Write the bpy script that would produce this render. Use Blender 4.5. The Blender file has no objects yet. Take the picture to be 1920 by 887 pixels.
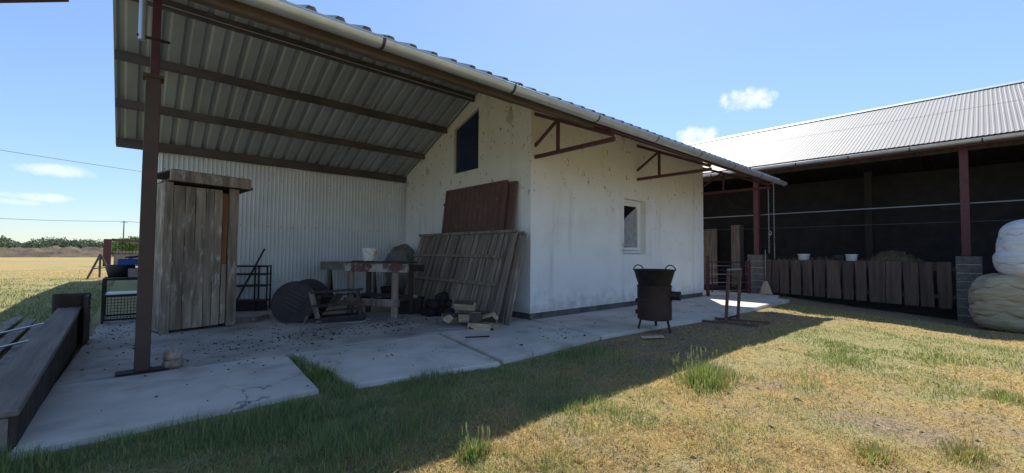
import bpy, bmesh, math, random
import numpy as np
from mathutils import Vector, Matrix, noise
random.seed(7); rng = np.random.default_rng(7)
R = math.radians
scene = bpy.context.scene
COL = scene.collection

# ------------------------------------------------------------------ camera
cam_d = bpy.data.cameras.new('camera'); cam = bpy.data.objects.new('camera', cam_d); COL.objects.link(cam)
CAM = Vector((-6.042, -6.232, 1.35))
yaw, pitch, roll = R(48.384), R(2.195), R(0.448)
fw = Vector((math.cos(yaw)*math.cos(pitch), math.sin(yaw)*math.cos(pitch), math.sin(pitch)))
r0 = Vector((math.sin(yaw), -math.cos(yaw), 0)); u0 = r0.cross(fw)
rt = math.cos(roll)*r0 + math.sin(roll)*u0; up = -math.sin(roll)*r0 + math.cos(roll)*u0
m = Matrix((rt, up, -fw)).transposed().to_4x4(); m.translation = CAM
cam.matrix_world = m
cam_d.sensor_width = 36; cam_d.lens = 36*798/1920; cam_d.clip_start = .05; cam_d.clip_end = 6000
scene.camera = cam

# ------------------------------------------------------------------ sun and sky
SUNV = Vector((.63, .43, 1)).normalized()
sun_el = math.asin(SUNV.z); sun_az = math.atan2(SUNV.x, SUNV.y)
sd = bpy.data.lights.new('sun', 'SUN'); sd.energy = 3.0; sd.angle = R(.53); sd.color = (1, .94, .85)
so = bpy.data.objects.new('sun', sd); COL.objects.link(so)
so.rotation_euler = SUNV.to_track_quat('Z', 'Y').to_euler(); so.location = (0, 0, 30)
world = bpy.data.worlds.new('World'); scene.world = world; world.use_nodes = True
WN = world.node_tree; WN.nodes.clear()
def wn(t, **k):
    n = WN.nodes.new(t)
    for a, b in k.items(): setattr(n, a, b)
    return n
sky = wn('ShaderNodeTexSky', sky_type='NISHITA', sun_disc=False, sun_elevation=sun_el, sun_rotation=sun_az,
         air_density=.85, dust_density=.22, ozone_density=3.2, altitude=100)
bg = wn('ShaderNodeBackground'); bg.inputs['Strength'].default_value = .12
wo = wn('ShaderNodeOutputWorld'); WN.links.new(bg.outputs[0], wo.inputs[0])
tc = wn('ShaderNodeTexCoord')
nz = wn('ShaderNodeTexNoise'); nz.inputs['Scale'].default_value = 26; nz.inputs['Detail'].default_value = 9; nz.inputs['Roughness'].default_value = .62
WN.links.new(tc.outputs['Generated'], nz.inputs['Vector'])
def wmath(op, a, b=None, c=None, clamp=False):
    n = wn('ShaderNodeMath', operation=op, use_clamp=clamp)
    for i, v in enumerate((a, b, c)):
        if v is None: continue
        if isinstance(v, (int, float)): n.inputs[i].default_value = v
        else: WN.links.new(v, n.inputs[i])
    return n.outputs[0]
def wdot(vec):
    n = wn('ShaderNodeVectorMath', operation='DOT_PRODUCT'); WN.links.new(tc.outputs['Generated'], n.inputs[0]); n.inputs[1].default_value = vec
    return n.outputs['Value']
def cloud(azd, eld, w, h, dens):
    a, e = R(azd), R(eld)
    c = Vector((math.cos(a)*math.cos(e), math.sin(a)*math.cos(e), math.sin(e)))
    eh = Vector((math.sin(a), -math.cos(a), 0)); ev = eh.cross(c)
    dx = wmath('DIVIDE', wdot(eh), w); dy = wmath('DIVIDE', wdot(ev), h)
    d2 = wmath('ADD', wmath('MULTIPLY', dx, dx), wmath('MULTIPLY', dy, dy))
    front = wmath('GREATER_THAN', wdot(c), 0.0)
    v = wmath('SUBTRACT', 1.0, d2)
    v = wmath('ADD', v, wmath('MULTIPLY', wmath('SUBTRACT', nz.outputs['Fac'], .5), 4.2))
    v = wmath('MULTIPLY', v, .75, clamp=True)
    v = wmath('MULTIPLY', v, wmath('LESS_THAN', d2, 6.0))
    return wmath('MULTIPLY', wmath('MULTIPLY', v, front), dens)
masks = None
for c in [(19.2, 17.9, .056, .024, .95), (24.9, 14.2, .046, .024, .9), (95.1, 7.2, .05, .011, .55), (96.2, 4.7, .045, .007, .5),
          (98.2, 4.1, .03, .006, .4), (120, 9, .07, .02, .6), (150, 13, .06, .025, .8), (-20, 12, .06, .022, .85), (-75, 10, .07, .022, .8),
          (200, 11, .07, .025, .8), (250, 14, .06, .022, .8), (62, 13, .03, .008, .3)]:
    k = cloud(*c); masks = k if masks is None else wmath('MAXIMUM', masks, k)
mix = wn('ShaderNodeMix', data_type='RGBA'); WN.links.new(masks, mix.inputs[0]); 
bw = wn('ShaderNodeRGBToBW'); WN.links.new(sky.outputs[0], bw.inputs[0])
damp = wmath('DIVIDE', 1.0, wmath('MULTIPLY_ADD', bw.outputs[0], .17, 1.0))      # hazy summer sky: more even than the clear-air model
vsc = wn('ShaderNodeVectorMath', operation='SCALE'); WN.links.new(sky.outputs[0], vsc.inputs[0]); WN.links.new(damp, vsc.inputs['Scale'])
WN.links.new(vsc.outputs[0], mix.inputs[6])
mix.inputs[7].default_value = (4.0, 4.05, 4.15, 1)
WN.links.new(mix.outputs[2], bg.inputs['Color'])
scene.view_settings.view_transform = 'Standard'; scene.view_settings.look = 'None'
scene.view_settings.gamma = 1; scene.view_settings.use_curve_mapping = False
scene.view_settings.exposure = 1.32

# ------------------------------------------------------------------ materials
def mat(name, col, col2=None, sc=6, lo=.4, hi=.65, stretch=(1, 1, 1), col3=None, sc3=20, lo3=.55, hi3=.62, st3=(1, 1, 1),
        rough=.75, metal=0, bump=.0, bsc=40, rand=.12, spec=.4, coord='Object', trans=0, alpha=1, dist=.02):
    mt = bpy.data.materials.new(name); mt.use_nodes = True
    nt = mt.node_tree; N = nt.nodes; L = nt.links; b = N['Principled BSDF']
    b.inputs['Roughness'].default_value = rough; b.inputs['Metallic'].default_value = metal
    b.inputs['Specular IOR Level'].default_value = spec
    t = N.new('ShaderNodeTexCoord'); oi = N.new('ShaderNodeObjectInfo')
    off = N.new('ShaderNodeVectorMath'); off.operation = 'SCALE'; off.inputs[0].default_value = (7.3, 3.1, 5.7); L.new(oi.outputs['Random'], off.inputs['Scale'])
    add = N.new('ShaderNodeVectorMath'); add.operation = 'ADD'; L.new(t.outputs[coord], add.inputs[0])
    if rand > 0: L.new(off.outputs[0], add.inputs[1])
    def tex(scale, st, detail=6, rg=.6):
        mp = N.new('ShaderNodeMapping'); mp.inputs['Scale'].default_value = st; L.new(add.outputs[0], mp.inputs[0])
        n = N.new('ShaderNodeTexNoise'); n.inputs['Scale'].default_value = scale; n.inputs['Detail'].default_value = detail; n.inputs['Roughness'].default_value = rg
        L.new(mp.outputs[0], n.inputs['Vector']); return n.outputs['Fac']
    def rng_(v, a, c):
        n = N.new('ShaderNodeMapRange'); n.inputs[1].default_value = a; n.inputs[2].default_value = c; n.clamp = True; L.new(v, n.inputs[0]); return n.outputs[0]
    def mx(f, a, c):
        n = N.new('ShaderNodeMix'); n.data_type = 'RGBA'; L.new(f, n.inputs[0])
        if isinstance(a, tuple): n.inputs[6].default_value = (*a, 1)
        else: L.new(a, n.inputs[6])
        n.inputs[7].default_value = (*c, 1); return n.outputs[2]
    cur = col
    if col2: cur = mx(rng_(tex(sc, stretch), lo, hi), cur, col2)
    if col3: cur = mx(rng_(tex(sc3, st3), lo3, hi3), cur, col3)
    if rand > 0:
        mr = N.new('ShaderNodeMapRange'); mr.inputs[3].default_value = 1-rand; mr.inputs[4].default_value = 1+rand; L.new(oi.outputs['Random'], mr.inputs[0])
        hs = N.new('ShaderNodeHueSaturation'); L.new(mr.outputs[0], hs.inputs['Value'])
        if isinstance(cur, tuple): hs.inputs['Color'].default_value = (*cur, 1)
        else: L.new(cur, hs.inputs['Color'])
        cur = hs.outputs[0]
    if isinstance(cur, tuple): b.inputs['Base Color'].default_value = (*cur, 1)
    else: L.new(cur, b.inputs['Base Color'])
    if bump > 0:
        bp = N.new('ShaderNodeBump'); bp.inputs['Strength'].default_value = bump; bp.inputs['Distance'].default_value = dist
        L.new(tex(bsc, stretch, 8), bp.inputs['Height']); L.new(bp.outputs[0], b.inputs['Normal'])
    if trans: b.inputs['Transmission Weight'].default_value = trans
    if alpha < 1: b.inputs['Alpha'].default_value = alpha
    mt['_add'] = 1
    return mt
MT = {}
MT['plaster'] = mat('plaster', (.85, .845, .83), (.75, .735, .70), 1.3, .48, .78, col3=(.60, .57, .52), sc3=2.6, st3=(1, 1, .1), lo3=.56, hi3=.85, rough=.9, bump=.25, bsc=30, rand=0, dist=.01)
MT['plinth'] = mat('plinth', (.16, .155, .15), (.09, .085, .08), 5, rough=.95, bump=.3, rand=0)
MT['concrete'] = mat('concrete', (.67, .615, .545), (.50, .46, .405), 1.1, .36, .66, col3=(.33, .295, .25), sc3=1.7, lo3=.53, hi3=.78, rough=.92, bump=.35, bsc=45, rand=.05, dist=.01)
MT['concrete_dirty'] = mat('dirty_concrete', (.58, .53, .47), (.40, .365, .32), 1.3, .36, .66, col3=(.19, .165, .145), sc3=.9, lo3=.44, hi3=.74, rough=.92, bump=.35, bsc=45, rand=0, dist=.01)
MT['block'] = mat('block', (.16, .15, .14), (.10, .095, .09), 9, rough=.95, bump=.5, bsc=60, rand=.12)
MT['mortar'] = mat('mortar', (.5, .5, .48), (.38, .38, .37), 20, rough=.95, bump=.3, rand=0)
MT['galv'] = mat('galvanised', (.56, .61, .66), (.45, .49, .54), 5, .35, .7, rough=.38, metal=.6, bump=.05, bsc=18, rand=.04)
MT['strap'] = mat('strap_steel', (.07, .075, .09), rough=.5, metal=.6, rand=.1)
MT['sheet'] = mat('roof_sheet', (.39, .43, .48), (.29, .32, .36), 2.2, .38, .7, stretch=(1, .25, 1), rough=.55, metal=.25, rand=.06, bump=.05, bsc=6)
MT['wallsheet'] = mat('wall_sheet', (.74, .77, .80), (.64, .66, .68), 1.2, .4, .75, stretch=(1, 1, .3), rough=.5, metal=.15, rand=.03)
MT['barnsheet'] = mat('barn_sheet', (.23, .23, .226), (.20, .20, .196), .5, .4, .7, rough=.6, metal=.0, rand=.03)
MT['redsteel'] = mat('red_oxide_steel', (.115, .034, .038), (.07, .028, .03), 8, .4, .7, rough=.6, rand=.1, bump=.1)
MT['purlin'] = mat('brown_purlin', (.12, .095, .09), (.065, .055, .054), 5, .35, .65, stretch=(.3, 1, 1), rough=.8, rand=.1, bump=.3, bsc=25)
MT['fascia'] = mat('fascia_board', (.30, .225, .165), (.20, .15, .115), 6, .35, .7, stretch=(.15, 1, 1), rough=.85, rand=.1, bump=.3, bsc=25)
MT['poststeel'] = mat('post_steel', (.075, .052, .044), (.11, .064, .048), 4, .35, .75, rough=.65, rand=0, bump=.15, metal=.2)
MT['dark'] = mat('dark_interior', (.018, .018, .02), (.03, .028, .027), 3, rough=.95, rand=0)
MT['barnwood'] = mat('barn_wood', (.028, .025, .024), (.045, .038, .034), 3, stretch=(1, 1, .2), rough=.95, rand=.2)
MT['greywood'] = mat('grey_wood', (.29, .235, .19), (.14, .112, .09), 14, .36, .62, stretch=(1, 1, .06), col3=(.42, .38, .335), sc3=9, lo3=.56, hi3=.75, st3=(1, 1, .15), rough=.9, rand=.2, bump=.7, bsc=45)
MT['privywood'] = mat('privy_wood', (.42, .345, .26), (.19, .15, .115), 9, .36, .62, stretch=(1, 1, .1), col3=(.55, .52, .47), sc3=11, lo3=.55, hi3=.7, st3=(1, 1, .3), rough=.92, rand=.18, bump=.7, bsc=40)
MT['orangewood'] = mat('orange_wood', (.30, .125, .055), (.20, .08, .04), 10, stretch=(1, 1, .08), rough=.8, rand=.1, bump=.4)
MT['fencewood'] = mat('fence_wood', (.115, .08, .066), (.06, .043, .037), 10, .36, .64, stretch=(1, 1, .08), rough=.9, rand=.2, bump=.6, bsc=40)
MT['paintwood'] = mat('peeling_painted_wood', (.40, .375, .34), (.15, .105, .085), 7, .46, .56, stretch=(1, 1, .5), col3=(.15, .06, .06), sc3=3, lo3=.555, hi3=.60, rough=.85, rand=.1, bump=.5, bsc=30)
MT['darkwood'] = mat('dark_wood', (.075, .058, .048), (.035, .028, .025), 8, stretch=(1, 1, .2), rough=.9, rand=.25, bump=.5)
MT['beamwood'] = mat('beam_wood', (.30, .25, .205), (.17, .145, .125), 9, .36, .66, stretch=(1, .08, 1), rough=.9, rand=.1, bump=.6, bsc=40)
MT['logwood'] = mat('split_wood', (.56, .44, .31), (.36, .27, .18), 12, stretch=(.2, 1, 1), rough=.85, rand=.2, bump=.5, bsc=40)
MT['bark'] = mat('bark', (.115, .085, .065), (.05, .038, .03), 12, stretch=(.3, 1, 1), rough=.95, rand=.2, bump=.8, bsc=30)
MT['blacksteel'] = mat('black_steel', (.02, .02, .023), (.04, .034, .032), 9, rough=.55, metal=.4, rand=.2, bump=.15)
MT['ruststeel'] = mat('stove_rust', (.058, .034, .028), (.033, .024, .022), 4, .4, .7, rough=.7, metal=.3, rand=.05, bump=.15)
MT['rustdoor'] = mat('rust_door', (.15, .078, .064), (.10, .055, .047), 3.5, .38, .7, stretch=(1, 1, .25), col3=(.27, .15, .12), sc3=9, lo3=.60, hi3=.75, st3=(1, 1, .12), rough=.75, rand=.05, bump=.15)
MT['drum'] = mat('drum_steel', (.034, .028, .026), (.05, .038, .033), 5, rough=.6, metal=.4, rand=.15, bump=.1)
MT['whiteplastic'] = mat('white_plastic', (.70, .70, .67), (.52, .50, .45), 7, .52, .68, rough=.5, rand=.05)
MT['yellowprint'] = mat('yellow_print', (.55, .48, .08), (.7, .7, .66), 14, .5, .55, rough=.5, rand=0)
MT['greenplastic'] = mat('green_plastic', (.03, .05, .04), rough=.6)
MT['blackplastic'] = mat('black_plastic', (.018, .019, .022), rough=.55, rand=.2)
MT['blueplastic'] = mat('blue_plastic', (.035, .09, .42), (.03, .07, .33), 4, rough=.5, rand=0)
MT['winframe'] = mat('window_frame', (.82, .81, .78), (.7, .67, .6), 8, .5, .7, rough=.5, rand=0)
MT['glass'] = mat('dark_glass', (.012, .014, .018), rough=.08, rand=0, spec=.5)
MT['blueglass'] = mat('blue_dark_glass', (.022, .034, .075), rough=.12, rand=0, spec=.5)
MT['film'] = mat('torn_film', (.62, .64, .66), (.45, .47, .5), 6, rough=.35, rand=0, alpha=.6)
MT['stone'] = mat('boulder', (.22, .205, .19), (.13, .12, .115), 4, .38, .66, rough=.95, bump=.8, bsc=14, rand=0, dist=.05)
MT['coal'] = mat('coal', (.016, .015, .015), (.03, .027, .025), 10, rough=.85, rand=.3, bump=.6)
MT['dropping'] = mat('dropping', (.022, .018, .015), rough=.9, rand=0)
MT['hay'] = mat('hay', (.27, .205, .125), (.15, .11, .07), 18, rough=.95, bump=.9, bsc=45, rand=.1, dist=.05)
MT['hayblade'] = mat('hay_stalk', (.32, .25, .15), rough=.9, rand=0)
MT['bagwhite'] = mat('white_bag', (.66, .67, .69), (.54, .55, .58), 3, rough=.7, rand=0, bump=.4, bsc=7, stretch=(1, 1, 5), dist=.05)
MT['bagbeige'] = mat('beige_bag', (.43, .385, .27), (.29, .25, .16), 2.2, .4, .7, rough=.8, rand=0, bump=.5, bsc=7, stretch=(1, 1, 5), dist=.05)
MT['broomwood'] = mat('broom_handle', (.36, .26, .17), rough=.8)
MT['straw'] = mat('broom_straw', (.46, .39, .28), (.30, .24, .16), 30, stretch=(1, 1, .1), rough=.9, bump=.6)
MT['steelchain'] = mat('chain_steel', (.34, .35, .37), rough=.45, metal=.7)
MT['soilmound'] = mat('mound_soil', (.13, .095, .062), (.065, .055, .036), .35, .4, .62, col3=(.10, .125, .05), sc3=.25, lo3=.58, hi3=.66, rough=.98, bump=.8, bsc=1.2, rand=0, dist=.4)
MT['metalpale'] = mat('pale_metal_bar', (.55, .56, .58), rough=.4, metal=.4)
MT['brick'] = mat('weathered_block', (.40, .33, .27), (.30, .19, .13), 14, .4, .6, col3=(.58, .56, .52), sc3=16, lo3=.6, hi3=.7, rough=.95, bump=.6, bsc=30)
MT['wire'] = mat('wire', (.03, .03, .035), rough=.6)
MT['pole'] = mat('wood_pole', (.12, .10, .085), rough=.9)
MT['concretewall'] = mat('far_concrete', (.33, .31, .29), (.24, .22, .2), 1.5, rough=.95)
def attr_mat(name, rough=.85, trl=.35):
    mt = bpy.data.materials.new(name); mt.use_nodes = True; nt = mt.node_tree; N = nt.nodes; L = nt.links
    b = N['Principled BSDF']; b.inputs['Roughness'].default_value = rough; b.inputs['Specular IOR Level'].default_value = .25
    a = N.new('ShaderNodeAttribute'); a.attribute_name = 'tint'; L.new(a.outputs['Color'], b.inputs['Base Color'])
    tr = N.new('ShaderNodeBsdfTranslucent'); L.new(a.outputs['Color'], tr.inputs['Color'])
    mx = N.new('ShaderNodeMixShader'); mx.inputs[0].default_value = trl
    L.new(b.outputs[0], mx.inputs[1]); L.new(tr.outputs[0], mx.inputs[2]); L.new(mx.outputs[0], N['Material Output'].inputs[0])
    return mt
MT['grass'] = attr_mat('grass_blades'); MT['leaf'] = attr_mat('leaves')

# plaster: mud specks thrown up under the eaves, as on the real wall
def specks(mt):
    nt = mt.node_tree; N = nt.nodes; L = nt.links; b = N['Principled BSDF']
    old = b.inputs['Base Color'].links[0].from_socket
    t = N.new('ShaderNodeTexCoord')
    def vor(scale, st, thr):
        mp = N.new('ShaderNodeMapping'); mp.inputs['Scale'].default_value = st; L.new(t.outputs['Object'], mp.inputs[0])
        wob = N.new('ShaderNodeTexNoise'); wob.inputs['Scale'].default_value = 9; L.new(t.outputs['Object'], wob.inputs['Vector'])
        ad = N.new('ShaderNodeMix'); ad.data_type = 'RGBA'; ad.blend_type = 'LINEAR_LIGHT'; ad.inputs[0].default_value = .12
        L.new(mp.outputs[0], ad.inputs[6]); L.new(wob.outputs['Color'], ad.inputs[7])
        v = N.new('ShaderNodeTexVoronoi'); v.inputs['Scale'].default_value = scale; L.new(ad.outputs[2], v.inputs['Vector'])
        cs = N.new('ShaderNodeSeparateColor'); L.new(v.outputs['Color'], cs.inputs[0])
        rad = N.new('ShaderNodeMapRange'); L.new(cs.outputs[0], rad.inputs[0]); rad.inputs[1].default_value = thr; rad.inputs[2].default_value = 1; rad.inputs[3].default_value = 0; rad.inputs[4].default_value = .34
        lt = N.new('ShaderNodeMath'); lt.operation = 'SUBTRACT'; L.new(rad.outputs[0], lt.inputs[0]); L.new(v.outputs['Distance'], lt.inputs[1])
        sm = N.new('ShaderNodeMapRange'); L.new(lt.outputs[0], sm.inputs[0]); sm.inputs[1].default_value = 0; sm.inputs[2].default_value = .1
        return sm.outputs[0]
    sep = N.new('ShaderNodeSeparateXYZ'); L.new(t.outputs['Object'], sep.inputs[0])
    cl = N.new('ShaderNodeTexNoise'); cl.inputs['Scale'].default_value = .8; L.new(t.outputs['Object'], cl.inputs['Vector'])
    zz = N.new('ShaderNodeMath'); zz.operation = 'MULTIPLY_ADD'; L.new(cl.outputs['Fac'], zz.inputs[0]); zz.inputs[1].default_value = 1.6; L.new(sep.outputs[2], zz.inputs[2])
    hi = N.new('ShaderNodeMapRange'); L.new(zz.outputs[0], hi.inputs[0]); hi.inputs[1].default_value = 2.9; hi.inputs[2].default_value = 3.7
    s1 = N.new('ShaderNodeMath'); s1.operation = 'MULTIPLY'; L.new(vor(9.5, (1, 1, .55), .42), s1.inputs[0]); L.new(hi.outputs[0], s1.inputs[1])
    s2 = N.new('ShaderNodeMath'); s2.operation = 'MAXIMUM'; L.new(s1.outputs[0], s2.inputs[0])
    f2 = N.new('ShaderNodeMath'); f2.operation = 'MULTIPLY'; L.new(vor(2.1, (1, 1, .7), .82), f2.inputs[0]); f2.inputs[1].default_value = .5; L.new(f2.outputs[0], s2.inputs[1])
    k = N.new('ShaderNodeMath'); k.operation = 'MULTIPLY'; L.new(s2.outputs[0], k.inputs[0]); k.inputs[1].default_value = .75
    # ragged band below the eaves: yellowish dirt plus warm bounce light painted into the colour
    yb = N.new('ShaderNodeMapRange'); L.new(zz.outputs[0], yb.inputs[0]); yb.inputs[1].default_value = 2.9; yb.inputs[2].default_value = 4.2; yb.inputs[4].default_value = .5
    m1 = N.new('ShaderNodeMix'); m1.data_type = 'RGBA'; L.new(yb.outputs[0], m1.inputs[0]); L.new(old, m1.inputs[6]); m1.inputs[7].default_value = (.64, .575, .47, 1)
    m2 = N.new('ShaderNodeMix'); m2.data_type = 'RGBA'; L.new(k.outputs[0], m2.inputs[0]); L.new(m1.outputs[2], m2.inputs[6]); m2.inputs[7].default_value = (.17, .11, .07, 1)
    lo = N.new('ShaderNodeTexNoise'); lo.inputs['Scale'].default_value = 5; lo.inputs['Detail'].default_value = 8; L.new(t.outputs['Object'], lo.inputs['Vector'])
    ll = N.new('ShaderNodeMath'); ll.operation = 'MULTIPLY_ADD'; L.new(lo.outputs['Fac'], ll.inputs[0]); ll.inputs[1].default_value = -1.1; L.new(sep.outputs[2], ll.inputs[2])
    lm = N.new('ShaderNodeMapRange'); L.new(ll.outputs[0], lm.inputs[0]); lm.inputs[1].default_value = -.42; lm.inputs[2].default_value = -.12; lm.inputs[3].default_value = .38; lm.inputs[4].default_value = 0
    m3 = N.new('ShaderNodeMix'); m3.data_type = 'RGBA'; L.new(lm.outputs[0], m3.inputs[0]); L.new(m2.outputs[2], m3.inputs[6]); m3.inputs[7].default_value = (.34, .29, .23, 1)
    L.new(m3.outputs[2], b.inputs['Base Color'])
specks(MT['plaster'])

def cracks(mt, scale=.55, width=.006, col=(.10, .09, .08)):
    nt = mt.node_tree; N = nt.nodes; L = nt.links; b = N['Principled BSDF']; old = b.inputs['Base Color'].links[0].from_socket
    t = N.new('ShaderNodeTexCoord'); wob = N.new('ShaderNodeTexNoise'); wob.inputs['Scale'].default_value = 2.2; wob.inputs['Detail'].default_value = 7; L.new(t.outputs['Object'], wob.inputs['Vector'])
    ad = N.new('ShaderNodeMix'); ad.data_type = 'RGBA'; ad.blend_type = 'LINEAR_LIGHT'; ad.inputs[0].default_value = .35; L.new(t.outputs['Object'], ad.inputs[6]); L.new(wob.outputs['Color'], ad.inputs[7])
    v = N.new('ShaderNodeTexVoronoi'); v.feature = 'DISTANCE_TO_EDGE'; v.inputs['Scale'].default_value = scale; L.new(ad.outputs[2], v.inputs['Vector'])
    m_ = N.new('ShaderNodeMapRange'); L.new(v.outputs['Distance'], m_.inputs[0]); m_.inputs[1].default_value = 0; m_.inputs[2].default_value = width; m_.inputs[3].default_value = 1; m_.inputs[4].default_value = 0
    gate_ = N.new('ShaderNodeTexNoise'); gate_.inputs['Scale'].default_value = .7; L.new(t.outputs['Object'], gate_.inputs['Vector'])
    g2 = N.new('ShaderNodeMapRange'); L.new(gate_.outputs['Fac'], g2.inputs[0]); g2.inputs[1].default_value = .45; g2.inputs[2].default_value = .6
    k = N.new('ShaderNodeMath'); k.operation = 'MULTIPLY'; L.new(m_.outputs[0], k.inputs[0]); L.new(g2.outputs[0], k.inputs[1])
    mx_ = N.new('ShaderNodeMix'); mx_.data_type = 'RGBA'; L.new(k.outputs[0], mx_.inputs[0]); L.new(old, mx_.inputs[6]); mx_.inputs[7].default_value = (*col, 1); L.new(mx_.outputs[2], b.inputs['Base Color'])
cracks(MT['concrete']); cracks(MT['concrete_dirty']); cracks(MT['plaster'], .45, .0025, (.36, .32, .27))

# ------------------------------------------------------------------ mesh helpers
class MB:
    def __init__(s): s.v = []; s.f = []
    def add(s, vs, fs):
        o = len(s.v); s.v += [tuple(x) for x in vs]; s.f += [tuple(i+o for i in q) for q in fs]; return s
    def box(s, c, d, rot=None):
        """c centre, d full sizes, rot 3x3 Matrix"""
        vs = []
        for sx in (-.5, .5):
            for sy in (-.5, .5):
                for sz in (-.5, .5):
                    p = Vector((sx*d[0], sy*d[1], sz*d[2]))
                    if rot is not None: p = rot @ p
                    vs.append(Vector(c)+p)
        return s.add(vs, [(0, 1, 3, 2), (4, 6, 7, 5), (0, 4, 5, 1), (2, 3, 7, 6), (0, 2, 6, 4), (1, 5, 7, 3)])
    def bb(s, a, b):
        return s.box([(p+q)/2 for p, q in zip(a, b)], [abs(q-p) for p, q in zip(a, b)])
    def bar(s, a, b, w, h, upv=(0, 0, 1)):
        a = Vector(a); b = Vector(b); z = (b-a); L = z.length; z.normalize(); u = Vector(upv)
        x = u.cross(z)
        if x.length < 1e-4: x = Vector((1, 0, 0)).cross(z)
        x.normalize(); y = z.cross(x)
        return s.box((a+b)/2, (w, h, L), Matrix((x, y, z)).transposed())
    def tube(s, pts, r, n=8, cap=True):
        pts = [Vector(p) for p in pts]; rs = r if isinstance(r, (list, tuple)) else [r]*len(pts)
        vs = []; fs = []; px = None
        for i, p in enumerate(pts):
            t = (pts[min(i+1, len(pts)-1)]-pts[max(i-1, 0)]).normalized()
            if px is None: px = t.orthogonal().normalized()
            x = (px - t*px.dot(t)).normalized(); px = x; y = t.cross(x)
            for k in range(n):
                a = 2*math.pi*k/n; vs.append(p+(x*math.cos(a)+y*math.sin(a))*rs[i])
        for i in range(len(pts)-1):
            for k in range(n):
                fs.append((i*n+k, i*n+(k+1) % n, (i+1)*n+(k+1) % n, (i+1)*n+k))
        if cap: fs.append(tuple(range(n-1, -1, -1))); fs.append(tuple((len(pts)-1)*n+k for k in range(n)))
        return s.add(vs, fs)
    def lathe(s, prof, n=24, c=(0, 0, 0), close=False):
        vs = []; fs = []; c = Vector(c)
        for r, z in prof:
            for k in range(n):
                a = 2*math.pi*k/n; vs.append(c+Vector((r*math.cos(a), r*math.sin(a), z)))
        for i in range(len(prof)-1):
            for k in range(n): fs.append((i*n+k, i*n+(k+1) % n, (i+1)*n+(k+1) % n, (i+1)*n+k))
        if close:
            fs.append(tuple(range(n-1, -1, -1))); fs.append(tuple((len(prof)-1)*n+k for k in range(n)))
        return s.add(vs, fs)
    def prism(s, poly, ext):
        """poly: list of 3d points, ext: extrusion vector"""
        n = len(poly); e = Vector(ext); a = [Vector(p) for p in poly]; b = [p+e for p in a]
        return s.add(a+b, [tuple(range(n-1, -1, -1)), tuple(range(n, 2*n))]+[(i, (i+1) % n, n+(i+1) % n, n+i) for i in range(n)])
    def mesh(s, name, smooth=False, bevel=0):
        me = bpy.data.meshes.new(name); me.from_pydata([tuple(v) for v in s.v], [], s.f); me.update()
        bm = bmesh.new(); bm.from_mesh(me)
        bmesh.ops.recalc_face_normals(bm, faces=bm.faces)
        if bevel: bmesh.ops.bevel(bm, geom=list(bm.edges), offset=bevel, segments=1, affect='EDGES', clamp_overlap=True)
        bm.to_mesh(me); bm.free()
        if smooth: me.polygons.foreach_set('use_smooth', [True]*len(me.polygons))
        return me
    def build(s, name, mt, parent=None, smooth=False, bevel=0):
        return link(name, s.mesh(name, smooth, bevel), mt, parent)
def link(name, me, mt, parent=None):
    o = bpy.data.objects.new(name, me); COL.objects.link(o)
    if mt is not None and not me.materials: me.materials.append(MT[mt] if isinstance(mt, str) else mt)
    if parent is not None: o.parent = parent; o.matrix_parent_inverse = Matrix.Translation(-Vector(parent.location)) if parent.type == 'EMPTY' and not parent.get('_local') else Matrix()
    return o
def tag(o, label, cat, group=None):
    o['label'] = label; o['category'] = cat
    if group: o['group'] = group
    return o
def thing(name, label, cat, loc=(0, 0, 0), rz=0, group=None, local=False):
    o = bpy.data.objects.new(name, None); COL.objects.link(o); o.location = loc; o.rotation_euler = (0, 0, rz); o.empty_display_size = .1
    if local: o['_local'] = 1
    return tag(o, label, cat, group)
def struct(o): o['kind'] = 'structure'; return o
def shade(o, ang=35):
    o.data.polygons.foreach_set('use_smooth', [True]*len(o.data.polygons))
    o.data.set_sharp_from_angle(angle=R(ang)); return o
def fbm(x, y, z=0, sc=1.0, oct=4):
    return noise.fractal(Vector((x*sc, y*sc, z)), 1.0, 2.0, oct)
def sm(a, b, v): t = max(0, min(1, (v-a)/(b-a))); return t*t*(3-2*t)
def irregular_plank(L, w, t, seed, wob=.01, n=8):
    """plank standing along local z, wavy edges"""
    rr = random.Random(seed); mb = MB(); vs = []; fs = []
    ph = [rr.random()*6 for _ in range(4)]
    for i in range(n+1):
        z = L*i/n
        l = -w/2+wob*(math.sin(z*3+ph[0])+.6*math.sin(z*8+ph[1])+.4*(rr.random()-.5)); r_ = w/2+wob*(math.sin(z*2.7+ph[2])+.6*math.sin(z*7+ph[3])+.4*(rr.random()-.5))
        for x, y in ((l, -t/2), (r_, -t/2), (r_, t/2), (l, t/2)): vs.append((x, y, z))
    for i in range(n):
        for k in range(4): fs.append((i*4+k, i*4+(k+1) % 4, i*4+4+(k+1) % 4, i*4+4+k))
    fs += [(3, 2, 1, 0), tuple(n*4+k for k in range(4))]
    return mb.add(vs, fs)
def xform(o, M_): o.matrix_basis = M_; return o

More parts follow.
